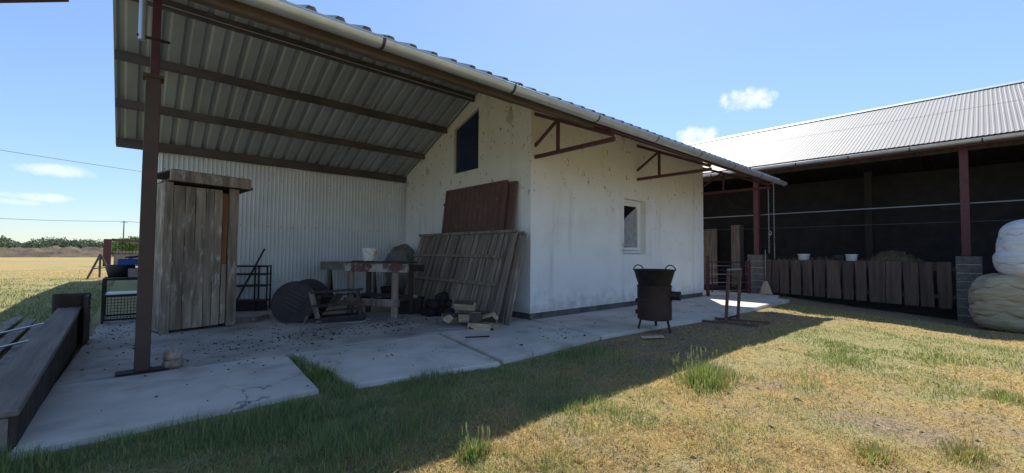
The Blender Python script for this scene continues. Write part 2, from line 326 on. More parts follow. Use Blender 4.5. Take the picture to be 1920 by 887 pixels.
# ------------------------------------------------------------------ ground
def gfall(x, y): return -.06 - .36*max(0, min(1, (x-1)/9))*max(0, min(1, (-y-1.5)/4.5))
def gz(x, y):
    z = gfall(x, y)
    on = sm(0, .5, max(-y-2.0, -6.5-x, x-10.2))
    z += on*(.04*fbm(x, y, 3, .6, 3)+.026*fbm(x, y, 9, 2.5, 4))
    if x < -6.6: z += .02*sm(0, 4, -6.6-x)
    return z
def cover(x, y):
    """green, bare soil (0..1) at a spot: what grows there"""
    n1 = fbm(x, y, 1, .55, 4); n2 = fbm(x, y, 5, 1.5, 4); n3 = fbm(x, y, 12, 4.0, 3)
    green = .36+.50*n1+.32*n2+.18*n3
    soil = .24+.46*fbm(x, y, 8, .55, 4)+.42*fbm(x, y, 2, 1.9, 3)
    if x > -6.7:
        d = -2.0-y-.1*max(0, min(1, x+3))      # distance from the slab edge
        strip = (1-sm(.15, 1.1+.9*n1, d))*(1-sm(-1.4, .2, x+.3*n2))
        green = max(green, strip*.98); soil *= (1-.8*strip)
        mid = (1-sm(1.2, 2.0, d+.5*n1))*(1-sm(-1.0, .6, x))*(1-strip)       # worn thatch between the lush edge and the sunny lawn
        soil = max(soil, mid*(.36+.5*n2)); green = green*(1-.25*mid)+.12*mid
        rough = (1-sm(1.0, 1.9, d+.4*n1))*sm(-1.6, .2, x+.4*n2)*(1-sm(5.6, 7.2, x))
        soil = max(soil, rough*(.62+.5*n2)); green *= 1-.7*rough
        lush = math.exp(-((x-5.2)/3.0)**2-((y+5.2)/1.2)**2) + .8*math.exp(-((x-2.6)/2.0)**2-((y+4.4)/.9)**2)
        green = green+.38*lush; soil *= 1-.7*min(1, lush)
        bf = sm(8.2, 9.2, x); soil = max(soil, bf*.9); green *= 1-bf
    else:
        near = 1-sm(14, 26, y+4*n1)
        green = max(green, near*(.75+.3*n2)); soil *= .3
    return max(0, min(1, green)), max(0, min(1, soil))
def axis(lo, hi, f0, f1, step, g=1.18):
    a = list(np.arange(f0, f1+1e-6, step)); s = step
    while a[-1] < hi: s *= g; a.append(a[-1]+s)
    s = step; pre = []; v = f0
    while v > lo: s *= g; v -= s; pre.append(v)
    return np.array(pre[::-1]+a)
gx = axis(-900, 900, -8.6, 11.5, .14); gy = axis(-60, 2200, -8.2, -1.6, .14, 1.08)
nxg, nyg = len(gx), len(gy)
gv = np.zeros((nyg, nxg, 3)); gc = np.zeros((nyg, nxg, 4)); gc[..., 3] = 1
for j, y in enumerate(gy):
    for i, x in enumerate(gx):
        d = math.hypot(x-CAM.x, y-CAM.y)
        gv[j, i] = (x, y, gz(x, y) if d < 60 else -.1)
        if d < 60: g_, s_ = cover(x, y)
        else:
            b = fbm(x*.25, y, 4, .05, 4); g_, s_ = max(0, .26+.65*b), .1
        gc[j, i, 0] = g_; gc[j, i, 1] = s_
me = bpy.data.meshes.new('ground')
idx = np.arange(nxg*nyg).reshape(nyg, nxg)
fc = np.stack([idx[:-1, :-1], idx[:-1, 1:], idx[1:, 1:], idx[1:, :-1]], -1).reshape(-1, 4)
me.from_pydata(gv.reshape(-1, 3).tolist(), [], fc.tolist()); me.update()
at = me.attributes.new('cover', 'FLOAT_COLOR', 'POINT'); at.data.foreach_set('color', gc.reshape(-1).astype('f'))
me.polygons.foreach_set('use_smooth', [True]*len(me.polygons))
def ground_mat():
    mt = bpy.data.materials.new('ground'); mt.use_nodes = True; nt = mt.node_tree; N = nt.nodes; L = nt.links; b = N['Principled BSDF']
    b.inputs['Roughness'].default_value = .95; b.inputs['Specular IOR Level'].default_value = .15
    t = N.new('ShaderNodeTexCoord'); a = N.new('ShaderNodeAttribute'); a.attribute_name = 'cover'; s = N.new('ShaderNodeSeparateColor'); L.new(a.outputs['Color'], s.inputs[0])
    def tex(sc, det=8, st=(1, 1, 1)):
        mp = N.new('ShaderNodeMapping'); mp.inputs['Scale'].default_value = st; L.new(t.outputs['Object'], mp.inputs[0])
        n = N.new('ShaderNodeTexNoise'); n.inputs['Scale'].default_value = sc; n.inputs['Detail'].default_value = det; n.inputs['Roughness'].default_value = .68; L.new(mp.outputs[0], n.inputs['Vector']); return n.outputs['Fac']
    def mr(v, lo, hi):
        n = N.new('ShaderNodeMapRange'); n.inputs[1].default_value = lo; n.inputs[2].default_value = hi; L.new(v, n.inputs[0]); return n.outputs[0]
    def mx(f, p, q):
        n = N.new('ShaderNodeMix'); n.data_type = 'RGBA'; L.new(f, n.inputs[0])
        for k, v in ((6, p), (7, q)):
            if isinstance(v, tuple): n.inputs[k].default_value = (*v, 1)
            else: L.new(v, n.inputs[k])
        return n.outputs[2]
    def addn(v, w, k):
        n = N.new('ShaderNodeMath'); n.operation = 'MULTIPLY_ADD'; L.new(w, n.inputs[0]); n.inputs[1].default_value = k; L.new(v, n.inputs[2]); return n.outputs[0]
    fine = tex(38); mid = tex(7); 
    dry = mx(mr(fine, .35, .65), (.24, .165, .065), (.47, .345, .145))
    grn = mx(mr(fine, .35, .65), (.19, .18, .08), (.36, .32, .15))
    soil = mx(mr(tex(22), .35, .65), (.145, .108, .07), (.36, .28, .18))
    c1 = mx(mr(addn(s.outputs[0], mid, .7), .55, .95), dry, grn)
    c2 = mx(mr(addn(s.outputs[1], mid, .7), .62, 1.0), c1, soil)
    L.new(c2, b.inputs['Base Color'])
    bp = N.new('ShaderNodeBump'); bp.inputs['Strength'].default_value = .8; bp.inputs['Distance'].default_value = .035; L.new(tex(30), bp.inputs['Height']); L.new(bp.outputs[0], b.inputs['Normal'])
    return mt
MT['ground'] = ground_mat()
ground = struct(link('ground', me, 'ground'))

# ------------------------------------------------------------------ concrete pavement
pav = struct(bpy.data.objects.new('pavement', None)); COL.objects.link(pav)
def slab(poly, th=.13, z=0, mt='concrete'):
    bm = bmesh.new(); P = []
    n = len(poly)
    for i in range(n):                       # slightly ragged outline
        a = Vector(poly[i]); b = Vector(poly[(i+1) % n]); k = max(1, int((b-a).length/.25)); nrm = Vector((-(b-a).y, (b-a).x)).normalized()
        for q in range(k):
            p = a.lerp(b, q/k); w = 0 if q == 0 else .012*fbm(p.x, p.y, 1, 2.2, 3)
            P.append(p+nrm*w)
    f = bm.faces.new([bm.verts.new((p.x, p.y, z-th)) for p in P])
    r_ = bmesh.ops.extrude_face_region(bm, geom=[f]); top = [v for v in r_['geom'] if isinstance(v, bmesh.types.BMVert)]
    for v in top: v.co.z = z
    bmesh.ops.recalc_face_normals(bm, faces=bm.faces)
    ed = [e for e in bm.edges if all(abs(v.co.z-z) < 1e-5 for v in e.verts)]
    bmesh.ops.bevel(bm, geom=ed, offset=.014, segments=2, affect='EDGES')
    me = bpy.data.meshes.new('slab'); bm.to_mesh(me); bm.free()
    return link('slab', me, mt, pav)
slab([(-6.6, .025), (-.0, .025), (-.0, 5.45), (-6.45, 5.45)], mt='concrete_dirty')
slab([(-6.62, -1.86), (-4.63, -1.78), (-4.5, -.045), (-6.6, -.045)])
slab([(-4.3, -1.86), (-2.6, -2.16), (-2.2, -.045), (-4.42, -.045)], z=-.004)
slab([(-2.5, -2.1), (-.32, -1.96), (-.03, -.045), (-2.12, -.045)], z=.003)
slab([(-.27, -1.97), (3.9, -2.2), (3.95, .0), (.02, .0)])
slab([(3.94, -2.2), (9.0, -2.1), (9.1, -.3), (7.9, .0), (3.99, .0)], z=-.003)
slab([(7.95, .02), (9.16, -.28), (9.05, -1.75), (10.15, -1.5), (10.15, 5.2), (7.95, 5.2)], z=.002)

# ------------------------------------------------------------------ the whitewashed house with its canopy roof
XL, XR = -6.38, 8.70; YR, ZR = 1.70, 5.29; SL = .443; YF, YB = -2.0, 5.66
def roofz(y): return ZR-SL*abs(y-YR)
house = thing('farm_house', 'whitewashed single-storey farm building with open canopy and long half-round gutter', 'building')
w = MB(); T = .3
for a, b in (((.3, 0, .12), (3.33, T, 4.36)), ((4.37, 0, .12), (7.55, T, 4.36)), ((3.33, 0, .12), (4.37, T, 1.31)), ((3.33, 0, 2.78), (4.37, T, 4.36))): w.bb(a, b)
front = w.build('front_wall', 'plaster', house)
def gprism(mb, ya, yb, za, zb, ztopfun, x0, x1):
    poly = [(x0, ya, za), (x0, yb, zb), (x0, yb, ztopfun(yb)), (x0, ya, ztopfun(ya))]; return mb.prism(poly, (x1-x0, 0, 0))
w = MB(); tf = lambda y: roofz(y)-.07
X0 = -.003
gprism(w, -.003, YR, .12, .12, tf, X0, T); gprism(w, YR, 1.79, .12, .12, tf, X0, T)
gprism(w, 1.79, 2.83, .12, .12, lambda y: 3.345, X0, T)
wt = lambda y: 4.815-.325*(y-1.79)
w.prism([(X0, 1.79, wt(1.79)), (X0, 2.83, wt(2.83)), (X0, 2.83, tf(2.83)), (X0, 1.79, tf(1.79))], (T-X0, 0, 0))
gprism(w, 2.83, 5.31, .12, .12, tf, X0, T)
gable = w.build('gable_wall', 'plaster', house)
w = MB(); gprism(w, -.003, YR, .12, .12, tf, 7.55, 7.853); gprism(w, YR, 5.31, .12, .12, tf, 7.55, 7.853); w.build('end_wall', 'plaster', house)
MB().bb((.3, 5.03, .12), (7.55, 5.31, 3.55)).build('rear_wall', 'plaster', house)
MB().bb((.03, .03, -.12), (7.82, 5.28, .125)).build('plinth', 'plinth', house)
MB().prism([(.07, 1.75, 3.3), (.07, 2.87, 3.3), (.07, 2.87, 4.55), (.07, 1.75, 4.9)], (.01, 0, 0)).build('gable_pane', 'blueglass', house)
# window
win = MB()
for a, b in (((3.33, .17, 1.36), (3.40, .25, 2.78)), ((4.30, .17, 1.36), (4.37, .25, 2.78)), ((3.40, .17, 2.71), (4.30, .25, 2.78)), ((3.40, .17, 1.36), (4.30, .25, 1.43))): win.bb(a, b)
win = win.build('window_frame', 'winframe', house, bevel=.006)
s_ = MB()
for a, b in (((3.41, .155, 1.44), (3.49, .235, 2.70)), ((4.21, .155, 1.44), (4.29, .235, 2.70)), ((3.49, .155, 2.62), (4.21, .235, 2.70)), ((3.49, .155, 1.44), (4.21, .235, 1.52))): s_.bb(a, b)
s_.build('sash', 'winframe', win, bevel=.006)
MB().bb((3.48, .2, 1.51), (4.22, .206, 2.63)).build('pane', 'glass', win)
MB().bb((3.30, -.02, 1.312), (4.368, .17, 1.352)).build('sill', 'winframe', win, bevel=.008)
fm = MB(); vs = []; fs = []
for i in range(9):
    for j in range(9):
        u, v_ = i/8, j/8
        zt = 2.18+.44*u; zb = 1.52+.02*math.sin(6*u)
        vs.append((3.50+.68*u, .178+.014*math.sin(7*u+5*v_)+.008*math.sin(15*v_), zb+(zt-zb)*v_))
for i in range(8):
    for j in range(8): fs.append((i*9+j, i*9+j+1, i*9+10+j, i*9+9+j))
fm.add(vs, fs); fm.build('torn_film', 'film', win, smooth=True)
# roof
roof = MB().bb((XL, YR-.10, ZR+.03), (XR, YR+.10, ZR+.045)).build('roof', 'sheet', house)
def trap_sheet(width, nr, h, L, base=.42, top=.22, t=.003):
    """ribs run along local y (0..L), sheet in xy plane, x 0..width"""
    p = width/nr; prof = []
    for k in range(nr):
        x = k*p
        prof += [(x, 0), (x+p*base, 0), (x+p*(base+.12), h), (x+p*(base+.12+top), h), (x+p*(base+.24+top), 0)]
    prof.append((width, 0))
    vs = []; n = len(prof)
    for y in (0, L):
        for dz in (0, t):
            for x, z in prof: vs.append((x, y, z+dz))
    fs = []
    for i in range(n-1):
        fs += [(i, i+1, 2*n+i+1, 2*n+i), (n+i, 3*n+i, 3*n+i+1, n+i+1), (i, n+i, n+i+1, i+1), (2*n+i, 2*n+i+1, 3*n+i+1, 3*n+i)]
    fs += [(0, 2*n, 3*n, n), (n-1, 2*n-1, 4*n-1, 3*n-1)]
    return MB().add(vs, fs)
NS = 14; sw = (XR-XL)/NS
for side, ye in ((-1, YF), (1, YB)):
    L_ = abs(ye-YR)*math.sqrt(1+SL*SL)
    me = trap_sheet(sw+.004, 4, .042, L_).mesh('roof_sheet'); me.materials.append(MT['sheet'])
    ang = math.atan(SL)
    for k in range(NS):
        # local y runs from eave up to the ridge
        ydir = Vector((0, -side*math.cos(ang), math.sin(ang))); xdir = Vector((1, 0, 0)) if side < 0 else Vector((-1, 0, 0)); zdir = xdir.cross(ydir)
        org = Vector((XL+k*sw, ye, roofz(ye)-.03)) if side < 0 else Vector((XL+(k+1)*sw, ye, roofz(ye)-.03))
        org += zdir*(.0015 if k % 2 else 0)+Vector((0, random.uniform(-.012, .012), 0))
        o = link('roof_sheet', me, None, roof)
        xform(o, Matrix.Translation(org) @ Matrix((xdir, ydir, zdir)).transposed().to_4x4())
# purlins (bottom at sheet minus .17)
def purlin(y, x0, x1, h=.15, wd=.08, mt='purlin', drop=.03):
    zt = roofz(y)-drop-.012; zc = zt-h/2; sg = -1 if y < YR else 1
    mb = MB(); nseg = 10; vs = []; fs = []
    for i in range(nseg+1):
        x = x0+(x1-x0)*i/nseg; wob = .006*math.sin(i*2.1+y*3)
        for dy, dz in ((-wd/2, -h/2), (wd/2, -h/2), (wd/2, h/2-sg*SL*wd/2), (-wd/2, h/2+sg*SL*wd/2)): vs.append((x, y+dy, zc+dz+wob-.008))
    for i in range(nseg):
        for k in range(4): fs.append((i*4+k, i*4+(k+1) % 4, i*4+4+(k+1) % 4, i*4+4+k))
    fs += [(3, 2, 1, 0), tuple(nseg*4+k for k in range(4))]
    return mb.add(vs, fs).build('purlin', mt, house)
for y in (1.98, 3.16, 4.30): purlin(y, XL+.01, -.01, .135, .065)
purlin(5.42, XL+.01, -.005, .16, .09)
purlin(.55, XL+.01, -.01); purlin(-.75, XL+.01, -.01)
MB().bb((XL+.01, -1.93, 3.435), (-.42, -1.82, 3.555)).build('eave_beam', 'purlin', house, bevel=.02)
MB().bb((-.40, -1.90, 3.50), (XR-.05, -1.82, 3.585)).build('eave_rail', 'redsteel', house)
MB().tube([(XL+.05, 1.91, 5.02), (-3, 1.91, 5.012), (-.05, 1.91, 5.02)], .008, 6).build('edge_highlight_rod', 'galv', house)  # pale rod added to stand in for the lit edge of the ridge beam
nb_ = 5
for k in range(nb_):
    a = XL+.002+(XR-XL)*k/nb_; b = XL+(XR-XL)*(k+1)/nb_-.004
    MB().bb((a, -1.995, 3.495), (b, -1.965, 3.612)).build('fascia_board', 'fascia', house, bevel=.004)
# gutter
GY, GZ, GR = -2.085, 3.535, .082
def half_round(x0, x1, r, cy, cz, t=.004, nseg=14):
    prof = []
    for k in range(nseg+1):
        a = math.pi+math.pi*k/nseg; prof.append((r*math.cos(a), r*math.sin(a)))
    inner = [(p*(1-t/r), q*(1-t/r)) for p, q in prof]
    rim = [(prof[0][0]-.006, .010), (prof[0][0]+.012, .012)]
    loop = inner[::-1]+rim[::-1][1:]+prof if False else prof+inner[::-1]
    return MB().prism([(x0, cy+p, cz+q) for p, q in loop], (x1-x0, 0, 0))
gut = shade(half_round(-7.2, -.9, GR, GY, GZ).build('gutter', 'galv', house), 40)
shade(half_round(-.94, 3.9, GR+.003, GY, GZ-.001).build('gutter', 'galv', house), 40)
shade(half_round(3.86, 8.75, GR, GY, GZ-.002).build('gutter', 'galv', house), 40)
MB().tube([(-7.2, GY-GR, GZ+.004), (8.75, GY-GR, GZ+.002)], .009, 8).build('gutter_bead', 'galv', gut, smooth=True)
capv = [(8.747, GY+GR*math.cos(math.pi+math.pi*k/14), GZ-.002+GR*math.sin(math.pi+math.pi*k/14)) for k in range(15)]
MB().prism(capv, (.006, 0, 0)).build('gutter_end', 'galv', gut)
sme = None
for k in range(-1, 8):
    x = -4.19+1.8*k
    if sme is None:
        mb = MB(); pr = [(math.cos(math.pi+math.pi*q/14)*(GR+.007), math.sin(math.pi+math.pi*q/14)*(GR+.007)) for q in range(15)]
        inn = [(a*.965, b*.965) for a, b in pr]
        mb.prism([(-.016, a, b) for a, b in [(pr[0][0]-.004, .02)]+pr+inn[::-1]+[(pr[0][0]+.004, .02)]], (.032, 0, 0)); mb.bb((-.016, GR-.005, 0), (.016, GR+.012, .09)); sme = mb.mesh('gutter_strap'); sme.materials.append(MT['strap'])
    o = link('gutter_strap', sme, None, gut); o.location = (x, GY, GZ)
# trusses
for x in (.12, 3.96, 7.90):
    tr = MB().bb((x-.03, -1.95, 3.30), (x+.03, .05 if x < 7.8 else .6, 3.37)).build('truss', 'redsteel', house)
    MB().bar((x, .05 if x < 7.8 else .6, 4.26 if x < 7.8 else 4.42), (x, -1.93, 3.41), .055, .07).build('top_chord', 'redsteel', tr)
    MB().bar((x+.001, -.63, 3.36), (x+.001, -.63, 3.97), .052, .055, (0, 1, 0)).build('strut', 'redsteel', tr)
    MB().bar((x-.001, 0.02, 3.56), (x-.001, -.60, 3.96), .048, .05).build('brace', 'redsteel', tr)
# canopy post
post = MB().bb((-6.0, -.005, .02), (-5.865, .13, 3.30)).build('post', 'poststeel', house, bevel=.006)
MB().bb((-6.025, -.03, 3.29), (-5.84, .155, 3.325)).build('cap_plate', 'poststeel', post)
MB().bb((-5.965, .02, 3.32), (-5.885, .10, roofz(.06)-.06)).build('upper_post', 'redsteel', post, bevel=.004)
MB().bb((-6.15, -.03, .002), (-5.70, .16, .02)).build('base_plate', 'ruststeel', post, bevel=.004)
dp = MB().tube([(-6.045, .03, 3.70), (-6.045, .03, 4.40)], .036, 14).build('downpipe', 'galv', house, smooth=True); shade(dp)
MB().bb((-6.09, .01, 3.735), (-5.80, .05, 3.755)).build('pipe_clip', 'ruststeel', dp)

# ------------------------------------------------------------------ the sheet-clad shed behind
shed = thing('metal_shed', 'pale ribbed sheet-metal shed behind the canopy', 'shed', (0, 5.5, 0))
MB().bb((-5.60, 5.56, -.1), (.95, 21.5, 3.62)).build('frame', 'dark', shed)
ns = 7; wv = 6.68/ns
me = trap_sheet(wv+.003, 11, .018, 3.62, .5, .2).mesh('wall_sheet'); me.materials.append(MT['wallsheet'])
Mw = Matrix((Vector((1, 0, 0)), Vector((0, 0, 1)), Vector((0, -1, 0)))).transposed().to_4x4()
for k in range(ns):
    o = link('wall_sheet', me, None, shed); o.matrix_basis = Matrix.Translation((-5.70+k*wv, 5.535-.002*(k % 2), .02)) @ Mw
me2 = trap_sheet(16.0, 90, .018, 3.62, .5, .2).mesh('side_sheet'); me2.materials.append(MT['wallsheet'])
o = link('side_sheet', me2, None, shed); o.matrix_basis = Matrix.Translation((-5.64, 21.5, .02)) @ Matrix((Vector((0, -1, 0)), Vector((0, 0, 1)), Vector((-1, 0, 0)))).transposed().to_4x4()
MB().prism([(-5.74, 5.70, 3.60), (1.1, 5.70, 3.60), (1.1, 13.5, 3.95), (-5.74, 13.5, 3.95)], (0, 0, .04)).build('roof', 'barnsheet', shed)
MB().prism([(-5.74, 13.5, 3.95), (1.1, 13.5, 3.95), (1.1, 21.7, 3.60), (-5.74, 21.7, 3.60)], (0, 0, .04)).build('roof', 'barnsheet', shed)
sc_ = MB()
sm_ = MB().lathe([(.0, .0), (.011, .0), (.011, .006), (0, .008)], 6).mesh('screw'); sm_.materials.append(MT['strap'])
for zz in (.6, 1.95, 3.1):
    for k in range(23):
        o = link('screw', sm_, None, shed); o.matrix_basis = Matrix.Translation((-5.6+.285*k, 5.514, zz)) @ Matrix.Rotation(R(90), 4, 'X')

# ------------------------------------------------------------------ cattle barn on the right
BX, BE, BR_, BZ, BRZ = 10.4, 10.0, 16.0, 4.42, 7.20
barn = thing('cattle_barn', 'large open-fronted cattle barn with pale ribbed roof and dark interior', 'barn', (10.4, 0, 0))
BY0, BY1 = -19.0, 9.0
bs = (BRZ-BZ)/(BR_-BE); bang = math.atan(bs)
for side in (-1, 1):
    L_ = (BR_-BE)/math.cos(bang)
    rf = MB().prism([(BR_, BY0, BRZ+.06), (BR_+side*.3, BY0, BRZ+.06-.3*bs), (BR_+side*.3, BY0, BRZ+.045-.3*bs), (BR_, BY0, BRZ+.045)], (0, BY1-BY0, 0)).build('ridge_cap', 'galv', barn)
    nsb = 28; wb = (BY1-BY0)/nsb
    for h_, (l0, l1) in enumerate(((0, L_*.56), (L_*.55, L_))):
        me = trap_sheet(wb+.003, 10, .010, l1-l0, .36, .28).mesh('roof_sheet'); me.materials.append(MT['barnsheet'])
        ydir = Vector((-side*math.cos(bang), 0, math.sin(bang))); xdir = Vector((0, -1, 0)) if side < 0 else Vector((0, 1, 0)); zdir = xdir.cross(ydir)
        for k in range(nsb):
            org = Vector((BE if side < 0 else 2*BR_-BE, (BY1-k*wb) if side < 0 else (BY0+k*wb), BZ))+ydir*l0+zdir*(.006*h_+.001*(k % 2))
            o = link('roof_sheet', me, None, barn)
            o.matrix_basis = Matrix.Translation(org) @ Matrix((xdir, ydir, zdir)).transposed().to_4x4()
MB().bb((BE+.03, BY0, BZ-.20), (BE+.07, BY1, BZ-.012)).build('eave_flashing', 'redsteel', barn)
bg_ = []
for k in range(7):
    y0 = BY0+4*k; prof = [(math.cos(math.pi+math.pi*q/12)*.085, math.sin(math.pi+math.pi*q/12)*.085) for q in range(13)]; inn = [(a*.94, b*.94) for a, b in prof]
    mb = MB().prism([(BE-.06+a, y0, BZ-.085+b-.0*k) for a, b in prof+inn[::-1]], (0, 4.0-.006, 0)); mb.tube([(BE-.145, y0, BZ-.08), (BE-.145, y0+3.994, BZ-.08)], .009, 6)
    bg_.append(shade(mb.build('gutter', 'galv', barn), 40))
for k in range(21):
    y = BY0+.7+1.35*k; pr = [(math.cos(math.pi+math.pi*q/12)*.093, math.sin(math.pi+math.pi*q/12)*.093) for q in range(13)]
    MB().prism([(BE-.06+a, y-.015, BZ-.085+b) for a, b in pr+[(a*.96, b*.96) for a, b in pr[::-1]]], (0, .03, 0)).build('gutter_strap', 'strap', barn)
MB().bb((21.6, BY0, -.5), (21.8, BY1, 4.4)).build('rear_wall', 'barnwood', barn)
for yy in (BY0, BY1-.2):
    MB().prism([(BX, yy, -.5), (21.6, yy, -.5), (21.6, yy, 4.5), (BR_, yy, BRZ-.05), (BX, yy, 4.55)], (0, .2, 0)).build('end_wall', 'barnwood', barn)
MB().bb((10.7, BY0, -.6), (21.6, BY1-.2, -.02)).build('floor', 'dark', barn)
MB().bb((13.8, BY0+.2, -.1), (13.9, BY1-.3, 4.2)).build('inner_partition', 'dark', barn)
for y in (-15.8, -10.8, -5.8, -.74, 4.3):
    pm = MB().bb((BX-.04, y-.085, 1.36), (BX+.13, y+.085, 4.45)).build('post', 'redsteel', barn, bevel=.006)
MB().bb((BX-.02, BY0+.2, 4.16), (BX+.12, BY1-.2, 4.36)).build('eave_beam', 'darkwood', barn)
for z in (2.77, 2.28): MB().tube([(BX+.20, BY0+.2, z), (BX+.20, BY1-.2, z)], .018 if z > 2.5 else .01, 8).build('rail', 'steelchain' if z > 2.5 else 'strap', barn)
# block piers that carry the posts
def pier(y0, y1, zb, n):
    h = (1.36-zb)/n
    core = MB().bb((10.215, y0+.015, zb-.05), (10.635, y1-.015, 1.34)).build('pier', 'mortar', barn)
    for k in range(n):
        for a, b in ((y0, y1),):
            MB().bb((10.2, a, zb+k*h+.008), (10.65, b, zb+(k+1)*h-.008)).build('concrete_block', 'block', core, bevel=.006)
pier(-1.0, -.5, 0.0, 6); pier(-6.08, -5.6, -.42, 8)
pier(-11.1, -10.55, -.42, 8)
# posts and boards standing in the dark of the barn
for (x, y, wx, wy, h) in ((13.0, .95, .4, .35, 2.6), (13.5, 2.3, .1, .75, 2.5), (13.2, -3.4, .2, .2, 4.3), (13.2, -8.4, .2, .2, 4.3)):
    MB().bb((x, y-wy/2, -.05), (x+wx, y+wy/2, h)).build('timber_post', 'greywood' if h < 3 else 'barnwood', barn)

# plank fence between the piers
fence = thing('plank_fence', 'dark brown barn fence of wide wavy vertical boards between two block piers', 'fence', (10.36, -3.4, 0))
bd = [(-1.06, -1.19), (-1.25, -1.42), (-1.47, -1.72), (-1.8, -2.05), (-2.14, -2.37), (-2.45, -2.71), (-2.78, -3.11), (-3.19, -3.42), (-3.49, -3.72), (-3.82, -4.16), (-4.2, -4.5), (-4.58, -4.85), (-4.92, -5.16), (-5.26, -5.50)]
for i, (a, b) in enumerate(bd):
    yc = (a+b)/2; zb = .06-.13*(-1.3-yc)/4.2*-1*-1; zb = .06+(-1.3-yc)*-.028; L_ = 1.19-zb+random.uniform(-.004, .004)
    o = irregular_plank(L_, abs(a-b)+.025, .03, 50+i, .008, 9).build('board', 'fencewood', fence)
    o.matrix_basis = Matrix.Translation((10.34+random.uniform(-.004, .004), yc, zb)) @ Matrix.Rotation(R(90), 4, 'Z') @ Matrix.Rotation(R(random.uniform(-.4, .4)), 4, 'Y')
for z in (.25, 1.0): MB().bb((10.362, -5.59, z-.05), (10.41, -1.01, z+.05)).build('rail', 'fencewood', fence)
# fence further along, partly out of frame
# manger with hay, buckets
manger = thing('feed_manger', 'dark long feed manger behind the plank fence', 'manger', (11.4, -3.4, 0))
MB().bb((11.0, -5.5, -.05), (11.9, -.2, 1.12)).build('trough', 'darkwood', manger, bevel=.01)
MB().bb((10.98, -5.5, 1.02), (11.03, -.2, 1.17)).build('lip', 'fencewood', manger, bevel=.006)
def bucket(name, label, loc, r1, r2, h, mt, tilt=0, handle=True, group=None, rz=0):
    t = thing(name, label, 'bucket', loc, rz, group, local=True)
    b = MB().lathe([(0, .004), (r1*.96, .0), (r1, .006), (r2*.985, h*.88), (r2*1.04, h*.885), (r2*1.04, h*.97), (r2*1.02, h), (r2*.97, h), (r1*.95, .02), (0, .018)], 28).build('body', mt, t); shade(b, 40)
    if handle:
        pts = [(r2*1.06*math.cos(a), -r2*1.0*math.sin(a)*.75-.0, h*.86-h*.42*math.sin(a)) for a in [math.pi*k/14 for k in range(15)]]
        MB().tube(pts, .004, 6).build('handle', 'strap', t, smooth=True)
    return t
bucket('bucket', 'small white plastic bucket on the manger nearer the barn post', (11.2, -1.95, 1.12), .14, .175, .27, 'whiteplastic', handle=False)
bucket('bucket', 'white plastic bucket beside a dark one on the manger', (11.2, -3.25, 1.12), .13, .16, .27, 'whiteplastic', handle=False)
bucket('bucket', 'dark green bucket behind the fence next to a white bucket', (11.25, -2.93, 1.12), .14, .17, .24, 'greenplastic', handle=False)
def heap(name, label, cat, c, rx, ry, h, mt, seed, stalks=0):
    vs = []; fs = []; nr, na = 12, 36
    for i in range(nr+1):
        for k in range(na):
            a = 2*math.pi*k/na; q = i/nr; rr = q*(1+.18*fbm(math.cos(a)*2, math.sin(a)*2, seed, 1, 3))
            zz = h*(1-q**1.5)*(1+.2*fbm(q*4+seed, a, seed, 1, 3))
            vs.append((c[0]+rx*rr*math.cos(a), c[1]+ry*rr*math.sin(a), c[2]+max(zz, 0)+.02*fbm(q*9, a*5, seed, 1, 3)*(1-q)))
    for i in range(nr):
        for k in range(na): fs.append((i*na+k, i*na+(k+1) % na, i*na+na+(k+1) % na, i*na+na+k))
    t = thing(name, label, cat, c)
    MB().add(vs, fs).build('core', mt, t, smooth=True)
    if stalks:
        mb = MB()
        for _ in range(stalks):
            a = random.random()*6.283; q = math.sqrt(random.random())*.97
            p = Vector((c[0]+rx*q*math.cos(a), c[1]+ry*q*math.sin(a), c[2]+h*(1-q**1.5)+random.uniform(-.01, .03)))
            d = Vector((random.gauss(0, 1), random.gauss(0, 1), random.gauss(.0, .45))).normalized()*random.uniform(.06, .16); n_ = d.cross(Vector((0, 0, 1))).normalized()*.004
            mb.add([p-d-n_, p-d+n_, p+d], [(0, 1, 2)])
        s_ = mb.build('stalks', 'hayblade', t); s_['kind'] = 'stuff'
    return t
heap('hay_pile', 'rounded pile of brown hay behind the plank fence', 'hay', (11.45, -4.22, 1.10), .5, .68, .36, 'hay', 3, 2600)
heap('hay_pile', 'low spread of loose hay on the manger around the white buckets', 'hay', (11.45, -2.5, 1.10), .45, 1.6, .10, 'hay', 8, 2200)

# gate between house and barn
gate = thing('tube_gate', 'red tubular metal gate between white house corner and block pier', 'gate', (8.0, 0, 0))
A_, B_ = Vector((8.02, -.04, 0)), Vector((9.95, -.60, 0))
MB().bb((7.93, -.12, .0), (8.01, -.04, 1.31)).build('gate_post', 'redsteel', gate)
MB().bb((9.94, -.66, .0), (10.02, -.58, 1.16)).build('gate_post', 'redsteel', gate)
for k, z in enumerate((.16, .30, .43, .56, .70, .84, .98, 1.11)):
    MB().tube([A_+Vector((0, 0, z)), B_+Vector((0, 0, z-.03))], .013, 8).build('bar', 'redsteel' if k % 2 else 'steelchain', gate, smooth=True)
for q in (.1, .93):
    p = A_.lerp(B_, q); MB().tube([(p.x, p.y-.02, .12), (p.x, p.y-.02, 1.13)], .02, 8).build('stile', 'redsteel', gate, smooth=True)
